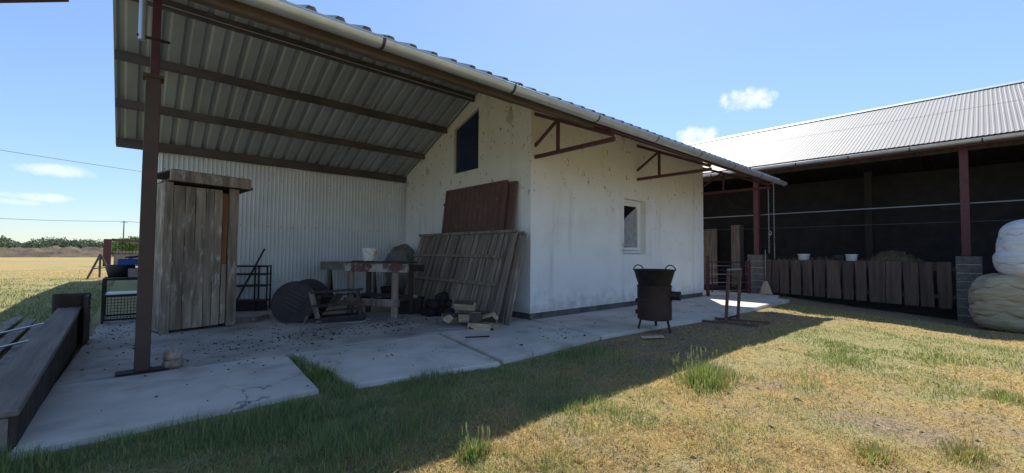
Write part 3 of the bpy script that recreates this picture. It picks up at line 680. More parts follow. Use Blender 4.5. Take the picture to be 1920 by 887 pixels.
# chain and rope hanging from the eave end
ch = thing('hanging_chain', 'pair of pale chains with a hook hanging below the gutter end', 'chain', (8.05, -1.9, 1.4))
MB().bar((8.05, -1.84, 3.46), (8.05, -2.02, 3.46), .02, .02).build('hook_bar', 'steelchain', ch)
for y, zb in ((-1.86, 1.45), (-2.0, 1.30)):
    mb = MB(); z = 3.45
    while z > zb:
        q = [(8.05+(.012*math.cos(a) if int(z*20) % 2 else 0), y+(0 if int(z*20) % 2 else .012*math.cos(a)), z-.03+.03*math.sin(a)) for a in [2*math.pi*k/8 for k in range(9)]]
        mb.tube(q, .005, 5, cap=False); z -= .05
    mb.build('chain', 'steelchain', ch)
MB().tube([(8.05, -1.90, 2.05), (8.05, -1.93, 1.98), (8.05, -1.9, 1.93), (8.05, -1.87, 1.97)], .012, 8).build('hook', 'steelchain', ch, smooth=True)
# broom
br = thing('broom', 'pale fan-shaped broom with wooden handle leaning on the block pier', 'broom', (10.05, -1.12, 0), local=True)
br.rotation_euler = (R(-1), R(3), 0)
MB().tube([(0, 0, .3), (0, 0, 1.52)], .016, 8).build('handle', 'broomwood', br, smooth=True)
mb = MB(); n_ = 9; vs = []; fs = []
for i in range(7):
    q = i/6; wd = .05+.16*q; zz = .46-.45*q
    for k in range(n_+1):
        u = k/n_*2-1; th = (.03+.012*q)*math.sqrt(max(0, 1-u*u*.9)); vs.append((th+.004*math.sin(k*9+i), u*wd, zz+.012*math.cos(u*1.5)*q))
    for k in range(n_+1):
        u = k/n_*2-1; th = (.03+.012*q)*math.sqrt(max(0, 1-u*u*.9)); vs.append((-th-.004*math.sin(k*7+i), u*wd, zz+.012*math.cos(u*1.5)*q))
st = 2*(n_+1)
for i in range(6):
    for s0 in (0, n_+1):
        for k in range(n_): fs.append((i*st+s0+k, i*st+s0+k+1, (i+1)*st+s0+k+1, (i+1)*st+s0+k))
    for k in (0, n_): fs.append((i*st+k, i*st+n_+1+k, (i+1)*st+n_+1+k, (i+1)*st+k))
for k in range(n_): fs.append((6*st+k, 6*st+k+1, 6*st+n_+2+k, 6*st+n_+1+k)); fs.append((k, k+1, n_+2+k, n_+1+k))
mb.add(vs, fs).build('bristles', 'straw', br)
MB().tube([(0, 0, .42), (0, 0, .50)], .03, 10).build('binding', 'strap', br)

# big bags
def bag(name, label, c, rx, ry, h, mt, seed, zb):
    vs = []; fs = []; nr, na = 170, 130
    for i in range(nr+1):
        q = i/nr; th = math.pi*q
        for k in range(na):
            a = 2*math.pi*k/na; ca, sa = math.cos(a), math.sin(a)
            rr = math.sin(th)**.42; zz = -math.cos(th); zz = math.copysign(abs(zz)**.72, zz); rr *= 1/(abs(ca)**3.2+abs(sa)**3.2)**(1/3.2)*.93
            bulge = 1+.10*math.cos(th)*1.0*-1*-.6
            sag = 1+.12*max(0, -zz)
            w1 = fbm(ca*1.1, sa*1.1, seed, 1, 3); ph = zz*6.5+3.2*w1; ph2 = zz*17-4*w1+ca*2
            am = max(0, min(1, fbm(ca*1.9, sa*1.9, seed+zz*1.6, 1, 3)*1.6+.62)); am2 = max(0, min(1, fbm(ca*2.3+4, sa*2.3, seed+zz*2.1, 1, 3)*2+.5))
            cr = max(0, 1-abs(math.sin(ph))*5.5)**1.1; cr2 = max(0, 1-abs(math.sin(ph2))*3.5)**1.2
            fold = (-.075*cr*am-.03*cr2*am2+.022*abs(math.sin(ph))+.012*fbm(ca*3, sa*3, seed+zz*5, 1, 3))*min(1, math.sin(th)*1.6)
            ro = 1+.07*fbm(ca*1.2, sa*1.2, seed+zz, 1, 3)+fold
            vs.append((c[0]+rx*rr*ca*ro*sag, c[1]+ry*rr*sa*ro*sag, zb+h*(zz*.5+.5)*(1+.05*fbm(ca, sa, seed+9, 1, 2))))
    for i in range(nr):
        for k in range(na): fs.append((i*na+k, i*na+(k+1) % na, i*na+na+(k+1) % na, i*na+na+k))
    o = MB().add(vs, fs).build(name, mt, smooth=True); return tag(o, label, 'bag')
bag('big_bag', 'bulging beige woven bulk bag with creases on the grass by the pier', (9.45, -6.85), .78, 1.04, 1.36, 'bagbeige', 2, -.40)
bag('big_bag', 'white woven bulk bag lying on top of the beige bag', (9.5, -7.22), .80, .95, 1.42, 'bagwhite', 6, .82)

# ------------------------------------------------------------------ privy
ang = math.atan2(.28, 1.07)
pv = thing('privy', 'weathered grey plank outhouse with a closed door under the canopy', 'outhouse', (-5.70, 2.61, 0), ang, local=True)
def pl_(name, x0, x1, z0, z1, y, t=.025, mt='privywood', seed=0, parent=pv, wob=.004):
    o = irregular_plank(z1-z0, x1-x0, t, seed, wob, 10).build(name, mt, parent); o.location = ((x0+x1)/2, y, z0); return o
Wd = 1.10; Dp = 1.05
for k in range(8): # sides
    for x in (.02, Wd-.02):
        o = irregular_plank(2.42, Dp/8-.006, .02, 300+k, .003, 6).build('side_plank', 'privywood', pv); o.location = (x, .06+Dp/8*(k+.5), .03); o.rotation_euler = (0, 0, R(90))
MB().bb((.04, Dp+.02, .03), (Wd-.04, Dp+.04, 2.4)).build('back', 'darkwood', pv)
MB().bb((.04, .08, .03), (Wd-.04, .09, 2.4)).build('lining', 'dark', pv)
pl_('frame_plank', 0, .12, .0, 2.46, .0, .04, seed=1); pl_('frame_plank', Wd-.15, Wd, .02, 2.46, .0, .04, seed=2)
door = MB().bb((.14, .04, .09), (Wd-.26, .05, 2.4)).build('door', 'darkwood', pv)
xs = [.125, .29, .44, .59, .715, .845]
for k in range(5): pl_('door_plank', xs[k]+.003, xs[k+1]-.003, .05-.02*(k % 2)*0, 2.42, .012, .028, seed=10+k, parent=door)
pl_('jamb_plank', .852, .935, 1.12, 2.36, .014, .028, 'orangewood', 21); pl_('jamb_plank', .855, .935, .06, 1.11, .016, .026, 'privywood', 22)
rf = MB().prism([(.03, -.138, 2.47), (.03, Dp+.12, 2.38), (.03, Dp+.12, 2.42), (.03, -.138, 2.51)], (Wd+.15, 0, 0)).build('roof', 'darkwood', pv)
MB().bb((.02, -.18, 2.47), (Wd+.13, -.14, 2.65)).build('fascia', 'privywood', rf, bevel=.006)
MB().bb((.05, -.15, 2.635), (Wd+.10, Dp+.1, 2.66)).build('roof_board', 'darkwood', rf)

# ------------------------------------------------------------------ things under the canopy, left to right
bm_ = thing('box_beam', 'long weathered wooden box beam lying beside the slab', 'beam', (-6.72, 0, -.1))
MB().prism([(-6.86, -1.8, .26), (-6.59, -1.8, .26), (-6.59, 2.78, .50), (-6.84, 2.78, .50)], (0, 0, -.05)).build('top_board', 'beamwood', bm_, bevel=.008)
MB().prism([(-6.60, -1.78, .212), (-6.60, 2.78, .452), (-6.60, 2.78, -.1), (-6.60, -1.78, -.1)], (-.04, 0, 0)).build('side_board', 'darkwood', bm_)
MB().prism([(-6.85, -1.78, .212), (-6.83, 2.78, .452), (-6.83, 2.78, -.1), (-6.85, -1.78, -.1)], (.04, 0, 0)).build('side_board', 'darkwood', bm_)
MB().bb((-6.81, -1.79, -.1), (-6.64, -1.75, .205)).build('end_board', 'beamwood', bm_)
eb = MB().bb((-6.90, 2.79, -.1), (-6.50, 2.86, .70)).build('end_board', 'darkwood', bm_, bevel=.008)
MB().bb((-6.54, 2.35, -.1), (-6.50, 2.785, .68)).build('end_cheek', 'darkwood', bm_)
MB().bb((-6.80, 2.765, .52), (-6.60, 2.79, .67)).build('end_cleat', 'ruststeel', eb)
for y, z in ((2.6, .52), (2.6, .60)): MB().tube([(-6.498, y, z), (-6.488, y, z)], .014, 8).build('bolt', 'steelchain', bm_)
def lying(name, label, a, b, wd, th, mt, cat='plank'):
    return tag(MB().bar(a, b, wd, th).build(name, mt, bevel=.004), label, cat)
lying('plank', 'long grey plank on the grass next to the box beam', (-7.06, -.2, -.01), (-7.20, 4.8, .04), .16, .035, 'greywood')
lying('plank', 'grey plank second from the box beam on the grass', (-7.33, .4, -.02), (-7.44, 5.8, .02), .15, .035, 'greywood')
lying('plank', 'outermost grey plank on the grass left of the box beam', (-7.60, 1.2, -.02), (-7.68, 6.4, .01), .15, .04, 'greywood')
lying('metal_bar', 'pale metal bar across the planks nearer the camera', (-7.75, 1.75, .04), (-7.0, 2.65, .10), .05, .02, 'metalpale', 'bar')
lying('metal_bar', 'pale metal bar across the planks farther from the camera', (-7.9, 3.1, .05), (-7.05, 4.35, .12), .05, .02, 'metalpale', 'bar')
t = thing('weathered_block', 'small crumbling block with reddish top beside the canopy post', 'block', (-5.66, .07, 0), R(12), local=True)
def lump(r, seed, sq=(1, 1, 1), amp=.25, nu=14, nv=10, pw=1):
    vs = []; fs = []
    for i in range(nv+1):
        th = math.pi*i/nv
        for k in range(nu):
            a = 2*math.pi*k/nu; d = Vector((math.sin(th)*math.cos(a), math.sin(th)*math.sin(a), math.cos(th)))
            if pw != 1: d = Vector([math.copysign(abs(q)**pw, q) for q in d])
            q = r*(1+amp*noise.fractal(d*1.4+Vector((seed*3.1, seed, 0)), 1, 2, 4)); vs.append((d.x*q*sq[0], d.y*q*sq[1], d.z*q*sq[2]))
    for i in range(nv):
        for k in range(nu): fs.append((i*nu+k, i*nu+(k+1) % nu, i*nu+nu+(k+1) % nu, i*nu+nu+k))
    return MB().add(vs, fs)
o = lump(.095, 2, (1, .8, .55), .10, 20, 12, .6).build('lower_half', 'brick', t); o.location = (0, 0, .045)
o = lump(.085, 5, (1, .85, .7), .12, 20, 12, .6).build('upper_half', 'brick', t); o.location = (-.005, 0, .145)

# wire cage with clutter
cg = thing('wire_cage', 'dark metal cage with wire mesh front beyond the canopy post', 'cage', (-6.2, 4.6, 0))
x0, x1, y0, y1 = -6.43, -5.80, 4.55, 5.30
for (x, y) in ((x0, y0), (x1, y0), (x0, y1), (x1, y1)): MB().bb((x-.02, y-.02, 0), (x+.02, y+.02, .82)).build('corner_post', 'blacksteel', cg)
for z in (.06, .50, .80):
    for a, b in (((x0+.02, y0), (x1-.02, y0)), ((x0+.02, y1), (x1-.02, y1)), ((x0, y0+.02), (x0, y1-.02)), ((x1, y0+.02), (x1, y1-.02))):
        MB().bar((*a, z), (*b, z), .035, .035).build('rail', 'blacksteel', cg)
mb = MB()
for k in range(14): x = x0+.02+(x1-x0-.04)*k/13; mb.tube([(x, y0, .08), (x, y0, .49)], .005, 5)
for k in range(8): z = .10+.38*k/7; mb.tube([(x0, y0-.006, z), (x1, y0-.006, z)], .005, 5)
mb.build('mesh_panel', 'blacksteel', cg)
MB().bb((x0+.025, y0+.025, .50), (x1-.025, y1-.025, .525)).build('shelf', 'metalpale', cg)
MB().bb((x0+.025, y0+.025, .785), (x1-.025, y1-.025, .80)).build('top_tray', 'blacksteel', cg)
tag(MB().lathe([(0, 0), (.17, 0), (.22, .20), (.2, .24), (0, .2)], 18, (-6.22, 5.0, .82)).build('tub', 'blackplastic', smooth=True), 'dark round tub on the wire cage', 'tub')
mb = MB().lathe([(0, .0), (.26, .0), (.30, .17), (0, .15)], 20, (-5.92, 5.05, .82)); tag(shade(mb.build('sack', 'concretewall'), 60), 'grey lumpy sack under the blue tray', 'sack')
bt = thing('plastic_tray', 'bright blue plastic tray on top of the wire cage', 'tray', (-6.0, 5.0, 1.06))
MB().bb((-6.24, 4.84, 1.062), (-5.72, 5.24, 1.085)).build('base', 'blueplastic', bt)
for a, b in (((-6.26, 4.82, 1.06), (-5.70, 4.84, 1.17)), ((-6.26, 5.24, 1.06), (-5.70, 5.26, 1.17)), ((-6.26, 4.84, 1.06), (-6.24, 5.24, 1.17)), ((-5.72, 4.84, 1.06), (-5.70, 5.24, 1.17))): MB().bb(a, b).build('side', 'blueplastic', bt)
for k, (a, b) in enumerate((((-6.1, 4.95, 1.19), (-5.72, 5.2, 1.27)), ((-6.15, 5.15, 1.20), (-5.74, 4.9, 1.26)))):
    tag(MB().bar(a, b, .05, .03).build('scrap_strip', 'darkwood'), ('dark scrap strip lying across the blue tray, front end low', 'dark scrap strip crossing the other on the blue tray')[k], 'scrap')

# rack with rod
rk = thing('metal_rack', 'black angle-iron rack standing against the ribbed metal wall', 'rack', (-4.0, 4.8, 0))
ex = Vector((.78, -.35, 0)).normalized(); ey = Vector((.35, .78, 0)).normalized(); o_ = Vector((-4.55, 5.0, 0))
P_ = lambda u, v_, z: o_+ex*u+ey*v_+Vector((0, 0, z))
for u in (.0, .62, .86):
    for v_ in (0, .32): MB().bar(P_(u, v_, 0), P_(u, v_, 1.02), .03, .03, ex).build('leg', 'blacksteel', rk)
for z in (.22, .56, .82, 1.0):
    for v_ in (0, .32): MB().bar(P_(-.02, v_, z), P_(.88, v_, z), .035, .03).build('rail', 'blacksteel', rk)
    if z < .7: MB().prism([P_(0, .0, z), P_(.86, .0, z), P_(.86, .32, z), P_(0, .32, z)], (0, 0, .02)).build('shelf', 'blacksteel', rk)
MB().prism([P_(0.05, .03, .02), P_(.8, .03, .02), P_(.8, .3, .02), P_(.05, .3, .02)], (0, 0, .19)).build('lower_box', 'blackplastic', rk)
rd = thing('iron_rod', 'black iron rod leaning up out of the rack against the wall', 'rod', (-4.2, 4.6, 0))
MB().tube([P_(.18, -.06, .01), P_(.72, .32, 1.40)], .02, 8).build('shaft', 'blacksteel', rd)
MB().tube([P_(.52, .14, .9), P_(.72, .06, .98)], .008, 6).build('pin', 'blacksteel', rd)

# round slotted lids
def lid(label, c, r, tilt, rz, slots):
    t = thing('round_lid', label, 'lid', c, rz, 'slotted round lids', local=True); t.rotation_euler = (R(tilt), 0, rz)
    o = MB().lathe([(0, -.02), (r*.8, -.02), (r, -.055), (r, .02), (r*.96, .025), (r*.8, .015), (0, .012)], 40).build('disc', 'drum', t); shade(o, 40)
    if slots:
        for k in range(5):
            q = -.16+.075*k; MB().bb((-.17, q-.016, .010), (.17, q+.016, .0175)).build('slot', 'blackplastic', t).rotation_euler = (0, 0, 0)
            MB().bb((-.17, q+.018, .012), (.17, q+.038, .030)).build('slot_lip', 'poststeel', t)
    return t
l1 = lid('round dark steel lid with five slots leaning in front, face to camera', (-3.72, 2.62, .37), .41, 72, R(-38), True)
l1.rotation_euler = (Matrix.Rotation(R(-32), 3, 'Z') @ Matrix.Rotation(R(74), 3, 'X') @ Matrix.Rotation(R(-28), 3, 'Z')).to_euler()
l2 = lid('round dark steel lid mostly hidden behind the slotted one', (-3.36, 3.0, .38), .41, 78, R(-35), False)
tag(MB().bar((-3.60, 2.35, .015), (-3.42, 2.52, .30), .05, .03).build('prop_stick', 'greywood'), 'short grey stick propping the slotted round lid', 'stick')
tag(MB().bar((-4.35, 3.05, .05), (-4.0, 3.35, .06), .06, .07).build('offcut', 'greywood'), 'grey timber offcut on the floor beside the privy', 'offcut')
# dark broken crate
ct = thing('broken_crate', 'dark collapsed wooden crate frame on the floor by the workbench', 'crate', (-3.0, 2.3, 0))
a0, b0 = Vector((-3.42, 2.12, 0)), Vector((-2.66, 2.02, 0)); dd = Vector((.13, .50, 0))
MB().bar(a0+Vector((.0, 0, .02)), a0+Vector((-.12, .12, .60)), .09, .04, dd).build('stile', 'greywood', ct)
MB().bar(b0+Vector((0, 0, .02)), b0+Vector((-.04, .1, .58)), .08, .04, dd).build('stile', 'darkwood', ct)
for z, q in ((.58, .11), (.33, .06), (.08, .02)): MB().bar(a0+Vector((-.14, q, z)), b0+Vector((.06, q, z+.02)), .07, .04).build('rail', 'darkwood', ct)
for z in (.15, .25, .45): MB().bar(a0+dd+Vector((0, 0, z)), b0+dd+Vector((0, 0, z+.04)), .09, .02).build('slat', 'darkwood', ct)
for u in (0, 1): MB().bar(a0.lerp(b0, u)+Vector((0, .02, .5)), a0.lerp(b0, u)+dd+Vector((0, 0, .1)), .05, .05).build('side_bar', 'darkwood', ct)
MB().prism([a0+Vector((.0, .0, .0)), b0+Vector((.1, 0, 0)), b0+dd*.9+Vector((.1, 0, 0)), a0+dd*.9], (0, 0, .10)).build('bottom', 'blackplastic', ct)
MB().bar(a0+Vector((.25, .12, .30)), a0+Vector((.45, .2, .52)), .2, .03).build('inner_board', 'darkwood', ct)
tag(MB().tube([(-3.02, 1.88, .012), (-2.85, 1.80, .014), (-2.70, 1.78, .012), (-2.62, 1.84, .05), (-2.54, 1.84, .03)], .008, 6).build('bent_wire', 'metalpale', smooth=True), 'thin pale bent wire on the floor before the crate', 'wire')

# workbench: front trestle painted, plank top, rear trestle
wb = thing('workbench', 'peeling white and brown wooden workbench on trestle legs', 'workbench', (-2.2, 2.6, 0))
e = Vector((.53, -.85, 0)).normalized(); nb = Vector((.85, .53, 0)); o_ = Vector((-2.62, 2.82, 0))
Q = lambda u, v_, z: o_+e*u+nb*v_+Vector((0, 0, z))
for u in (.06, 1.12):
    MB().bar(Q(u, 0, 0), Q(u, 0, 1.10), .12 if u < .5 else .13, .07, nb).build('leg', 'greywood', wb, bevel=.006)
    MB().bar(Q(u, .62, 0), Q(u, .62, 1.08), .10, .07, nb).build('leg', 'darkwood', wb, bevel=.006)
    MB().bar(Q(u, .04, .36), Q(u, .58, .36), .06, .09).build('side_rail', 'darkwood', wb)
MB().bar(Q(-.1, -.057, 1.02), Q(1.46, -.057, 1.02), .04, .17).build('front_rail', 'paintwood', wb, bevel=.006)
MB().bar(Q(-.1, .68, 1.0), Q(1.4, .68, 1.0), .04, .14).build('back_rail', 'darkwood', wb)
MB().bar(Q(-.06, -.057, .31), Q(1.26, -.057, .31), .04, .15).build('stretcher', 'greywood', wb, bevel=.006)
for k in range(4): MB().bar(Q(.0-.04*(k % 2), .02+.19*k, 1.125), Q(1.22+.03*(k % 2), .02+.19*k, 1.125), .185, .03).build('top_plank', 'darkwood', wb, bevel=.004)
for k in range(2): MB().bar(Q(.02, .16+.3*k, .42), Q(1.16, .16+.3*k, .42), .2, .025).build('shelf_plank', 'darkwood', wb)
tr = thing('trestle', 'dark wooden trestle with thick beam behind the workbench', 'trestle', (-2.2, 4.2, 0))
A_, B_ = Vector((-2.58, 4.75, 1.0)), Vector((-1.35, 3.95, 1.0))
MB().bar(A_, B_, .15, .20).build('beam', 'beamwood', tr, bevel=.01)
for p in (A_.lerp(B_, .14), A_.lerp(B_, .86)):
    for s0 in (-1, 1): MB().bar(p+Vector((0, 0, -.08)), p+Vector((s0*.12*1+.03*s0, s0*.22, -1.0)), .10, .06, e).build('leg', 'darkwood' if s0 > 0 else 'beamwood', tr)
pb = bucket('paint_bucket', 'white plastic bucket with yellow print on the workbench', Q(.42, .12, 1.142), .125, .155, .28, 'whiteplastic', rz=R(35))
pvs = []
for k in range(9):
    a = R(-150+k*14); r_ = .1435; pvs.append((a,))
vs = []; fs = []
for k in range(10):
    a = R(-165+k*13)
    for z, r_ in ((.13+.02*math.sin(k), .1425), (.215+.012*math.cos(k*2), .1515)): vs.append((r_*1.012*math.cos(a), r_*1.012*math.sin(a), z))
for k in range(9): fs.append((2*k, 2*k+2, 2*k+3, 2*k+1))
MB().add(vs, fs).build('printed_label', 'yellowprint', pb)
tag(MB().bar(Q(.02, .1, 1.15), Q(.62, -.02, 1.152), .05, .016).build('tool_bar', 'blacksteel'), 'thin dark iron bar lying on the workbench top', 'bar')
tag(MB().bar(Q(.8, .02, 1.152), Q(1.15, .16, 1.152), .12, .02).build('board_scrap', 'darkwood'), 'dark board scrap on the right half of the workbench', 'board')
# boulder, tubs, black heap
o = lump(.72, 4, (.62, .78, 1.12), .22, 30, 22).build('boulder', 'stone', smooth=True); o.location = (-.50, 4.55, .72)
tag(o, 'large rounded grey boulder standing by the corner of the gable wall', 'boulder')
bucket('bucket', 'black plastic bucket on the floor seen through the workbench legs', (-1.1, 4.05, .0), .17, .22, .46, 'blackplastic', rz=R(40))
tb = MB(); vs = [(-.26, -.18, 0), (.26, -.18, 0), (.26, .18, 0), (-.26, .18, 0), (-.31, -.22, .34), (.31, -.22, .34), (.31, .22, .34), (-.31, .22, .34)]
tb.add(vs, [(0, 1, 2, 3), (0, 1, 5, 4), (1, 2, 6, 5), (2, 3, 7, 6), (3, 0, 4, 7)]); tb.add([(v[0]*.93, v[1]*.93, v[2]+(.02 if v[2] < .1 else -.0)) for v in vs], [(0, 1, 2, 3), (0, 1, 5, 4), (1, 2, 6, 5), (2, 3, 7, 6), (3, 0, 4, 7)])
tub = thing('plastic_tub', 'black rectangular tub filled with scraps right of the workbench', 'tub', (-1.42, 2.42, 0), R(-35), local=True); tb.build('body', 'blackplastic', tub)
MB().bb((-.28, -.19, .2), (.28, .19, .29)).build('contents', 'dark', tub)
for k, (x, y, m_, lb) in enumerate(((-.1, 0, 'orangewood', 'orange-brown scrap in the black tub'), (.1, .03, 'concretewall', 'grey scrap lump in the black tub'), (.0, -.1, 'darkwood', 'dark scrap lump at the front of the black tub'))):
    o = lump(.085, 20+k, (1.2, .8, .7), .3).build('scrap_lump', m_); o.location = Vector((-1.42, 2.42, .33))+Matrix.Rotation(R(-35), 3, 'Z') @ Vector((x, y, 0)); tag(o, lb, 'scrap')
k = 0
for lvl, n_, rad in ((.09, 11, .34), (.24, 7, .22), (.37, 3, .1)):
    for j in range(n_):
        a = 6.283*j/n_+lvl*7; rr = rad*(1 if j % 3 else .4)
        o = lump(random.uniform(.10, .13), 40+k, (1, 1, .85), .3, 12, 8).build('coal_lump', 'coal', smooth=True); o.location = (-1.02+rr*math.cos(a), 1.72+rr*math.sin(a)*1.05, lvl)
        tag(o, 'black sooty lump in the dark heap before the leaning plank panel', 'lump', 'black heap by the plank panel'); k += 1

# leaning red door leaves
def leaning(name, label, cat, y0, y1, zt, xb, xt, z0=0):
    """local frame: x along -y (from y1 to y0), z up the leaning face, y = outward normal"""
    t = thing(name, label, cat, (xb, y1, z0), local=True)
    dirz = Vector((xt-xb, 0, zt-z0)).normalized(); dirx = Vector((0, -1, 0)); diry = dirz.cross(dirx)
    t.rotation_euler = Matrix((dirx, diry, dirz)).transposed().to_euler(); return t, y1-y0, math.hypot(xt-xb, zt-z0)
for i, (ya, yb, zt, xb, xt, lb) in enumerate(((.36, 2.62, 2.86, -.40, -.055, 'rusty red metal gate leaf at the back, against the gable wall'), (.58, 2.92, 2.90, -.47, -.13, 'rusty red sheet-metal gate leaf in front, leaning against the gable wall'))):
    t, W_, H_ = leaning('metal_gate_leaf', lb, 'gate leaf', ya, yb, zt, xb, xt); t['group'] = 'leaning red gate leaves'
    nrb = 12
    me = trap_sheet(W_-.12, nrb, .014, H_-.12, .5, .2).build('sheet', 'rustdoor', t); me.matrix_basis = Matrix.Translation((.06, -.008, .06)) @ Matrix((Vector((1, 0, 0)), Vector((0, 0, 1)), Vector((0, -1, 0)))).transposed().to_4x4()
    for a, b in (((0, -.03, 0), (.07, .03, H_)), ((W_-.07, -.03, 0), (W_, .03, H_)), ((.07, -.03, 0), (W_-.07, .03, .07)), ((.07, -.03, H_-.07), (W_-.07, .03, H_))): MB().bb(a, b).build('frame_bar', 'rustdoor', t)
    if i: MB().tube([(-.05, 0, H_*.88), (.0, 0, H_*.88)], .035, 10).build('hinge', 'ruststeel', t)
# leaning plank panels
for i, (ya, yb, zt, xb, xt, lb) in enumerate(((-.28, 3.2, 1.76, -.80, -.36, 'second grey plank panel showing behind the front one at its right end'), (-.14, 3.62, 1.80, -1.0, -.44, 'grey plank panel with three cross battens leaning against the gable wall'))):
    t, W_, H_ = leaning('leaning_pallet', lb, 'plank panel', ya, yb, zt, xb, xt); t['group'] = 'leaning plank panels'
    # lower edge runs nearer the wall at its far end
    npk = 19; ww = W_/npk
    for k in range(npk):
        o = irregular_plank(H_-.03+random.uniform(-.03, .02), ww-.03, .024, 400+k+60*i, .006, 6).build('plank', 'greywood', t); o.location = (ww*(k+.5), random.uniform(-.004, .004), random.uniform(-.0, .02)); o.rotation_euler = (0, R(random.uniform(-.5, .5)), 0)
    for z, h_ in ((H_-.035, .06), (H_*.70, .06), (H_*.40, .075)):
        MB().bb((-.03, -.055, z-h_/2), (W_*(.99 if z > H_*.9 else .93), -.018, z+h_/2)).build('batten', 'greywood', t, bevel=.004)
# firewood
def log(label, c, L_, r_, rot, seed):
    """a split quarter: bark side round, two sawn faces"""
    t = thing('firewood_log', label, 'log', c, 0, 'split firewood by the plank panel', local=True); t.rotation_euler = [R(a) for a in rot]
    r_ *= 1.28; rr = random.Random(seed); n_ = 6; a0, a1 = 0, R(rr.uniform(85, 130)); vs = []; fs = []
    prof = [(0, 0)]+[(r_*math.cos(a0+(a1-a0)*k/n_)*rr.uniform(.93, 1.05), r_*math.sin(a0+(a1-a0)*k/n_)*rr.uniform(.93, 1.05)) for k in range(n_+1)]
    L_ *= .98; body = MB().prism([(-L_/2, p-r_*.3, q-.0) for p, q in prof], (L_, 0, 0)); body.build('wood', 'logwood', t, bevel=.003)
    arc = prof[1:]; bk = MB().prism([(-L_/2+.004, p*1.004-r_*.3, q*1.004) for p, q in arc]+[(-L_/2+.004, p*1.06-r_*.3, q*1.06) for p, q in arc[::-1]], (L_-.008, 0, 0)); bk.build('bark', 'bark', t)
    return t
log('split log standing upright at the front of the firewood pile', (-1.52, -.12, .15), .30, .12, (90, -86, 20), 1)
log('pale split log fanned out at the right of the firewood pile', (-1.32, -.28, .10), .36, .13, (200, 6, -62), 2)
log('upper pale split log tilted upward on the right of the pile', (-1.28, -.17, .22), .36, .12, (205, -20, -62), 3)
log('bark-covered log lying on top of the firewood pile', (-1.45, .22, .32), .38, .13, (35, 3, -50), 4)
log('small orange-faced log at the left of the firewood pile', (-1.62, .42, .07), .26, .12, (20, 0, 20), 5)
log('leftmost pinkish log of the firewood pile', (-1.52, .62, .08), .30, .10, (15, 0, -30), 6)
log('dark log under the middle of the firewood pile', (-1.40, .20, .08), .34, .13, (10, 0, -40), 7)
log('flat dark slab of bark wood under the front of the pile', (-1.50, -.28, .0), .40, .11, (5, 0, -58), 8)
log('grey log at the back of the firewood pile against the panel', (-1.15, .05, .12), .34, .13, (30, 5, -60), 9)
lying('wood_strip', 'thin dark wood strip on the slab in front of the firewood', (-2.09, -.69, .012), (-1.74, -.86, .012), .035, .018, 'darkwood', 'strip')
lying('wood_strip', 'thin pale strip on the slab left of the firewood', (-2.05, .22, .010), (-1.66, .0, .010), .02, .012, 'metalpale', 'strip')

# ------------------------------------------------------------------ cauldron stove
SV = Vector((1.07, -2.14, -.05))
st = thing('cauldron_stove', 'rusty barrel stove on three legs with black cauldron on top', 'stove', SV, 0, local=True)
# body z .19 - .76, radius .345
bd_ = MB().lathe([(0, .22), (.285, .22), (.298, .23), (.298, .55), (.303, .555), (.303, .575), (.298, .58), (.298, .80), (.305, .81), (.305, .83), (.29, .83), (.285, .78), (.285, .24), (0, .235)], 48).build('barrel', 'ruststeel', st); shade(bd_, 35)
cd = MB().lathe([(0, .60), (.16, .62), (.24, .70), (.275, .82), (.355, 1.09), (.380, 1.11), (.380, 1.118), (.352, 1.115), (.342, 1.09), (.262, .83), (.22, .71), (.15, .64), (0, .62)], 48).build('cauldron', 'blacksteel', st); shade(cd, 40)
vdir = Vector((CAM.x-SV.x, CAM.y-SV.y, 0)).normalized(); side = Vector((-vdir.y, vdir.x, 0))  # side points left/right across the view
side = -side
if side.dot(rt) < 0: side = -side
for s0 in (-1, 1):
    hv = (side*s0*.9+vdir*.10*-1).normalized(); c_ = hv*.20+Vector((0, 0, 1.11)); tang = Vector((-hv.y, hv.x, 0))
    tang = side
    MB().tube([c_+tang*.085*math.cos(a)+Vector((0, 0, .085*math.sin(a)))+hv*.08 for a in [math.pi*k/12 for k in range(13)]], .010, 8).build('handle', 'blacksteel', cd, smooth=True)
fl = (side*.93+vdir*.25).normalized()
fp = MB().tube([fl*.26+Vector((0, 0, .66)), fl*.45+Vector((0, 0, .66))], .078, 20).build('flue_stub', 'blacksteel', st); shade(fp, 40)
MB().tube([fl*.435+Vector((0, 0, .66)), fl*.452+Vector((0, 0, .66))], .083, 20).build('flue_rim', 'blacksteel', fp)
for a in (R(205), R(328), R(85)):
    d = Matrix.Rotation(a, 3, 'Z') @ side
    MB().bar(d*.25+Vector((0, 0, .26)), d*.32+Vector((0, 0, -.02)), .045, .02, d).build('leg', 'ruststeel', st)
hd = -side
for z in (.34, .54): MB().bb((-.03, -.02, -.04), (.03, .02, .04)).build('hinge', 'ruststeel', st).location = (hd*.30+Vector((0, 0, z)))
# door of the firebox on the far left side
# ashes and offcut by the stove
tag(MB().bar((.28, -2.36, gz(.28, -2.36)+.03), (.52, -2.62, gz(.52, -2.62)+.03), .10, .025).build('offcut', 'logwood', bevel=.003), 'pale flat wood offcut on the ground left of the stove', 'offcut')

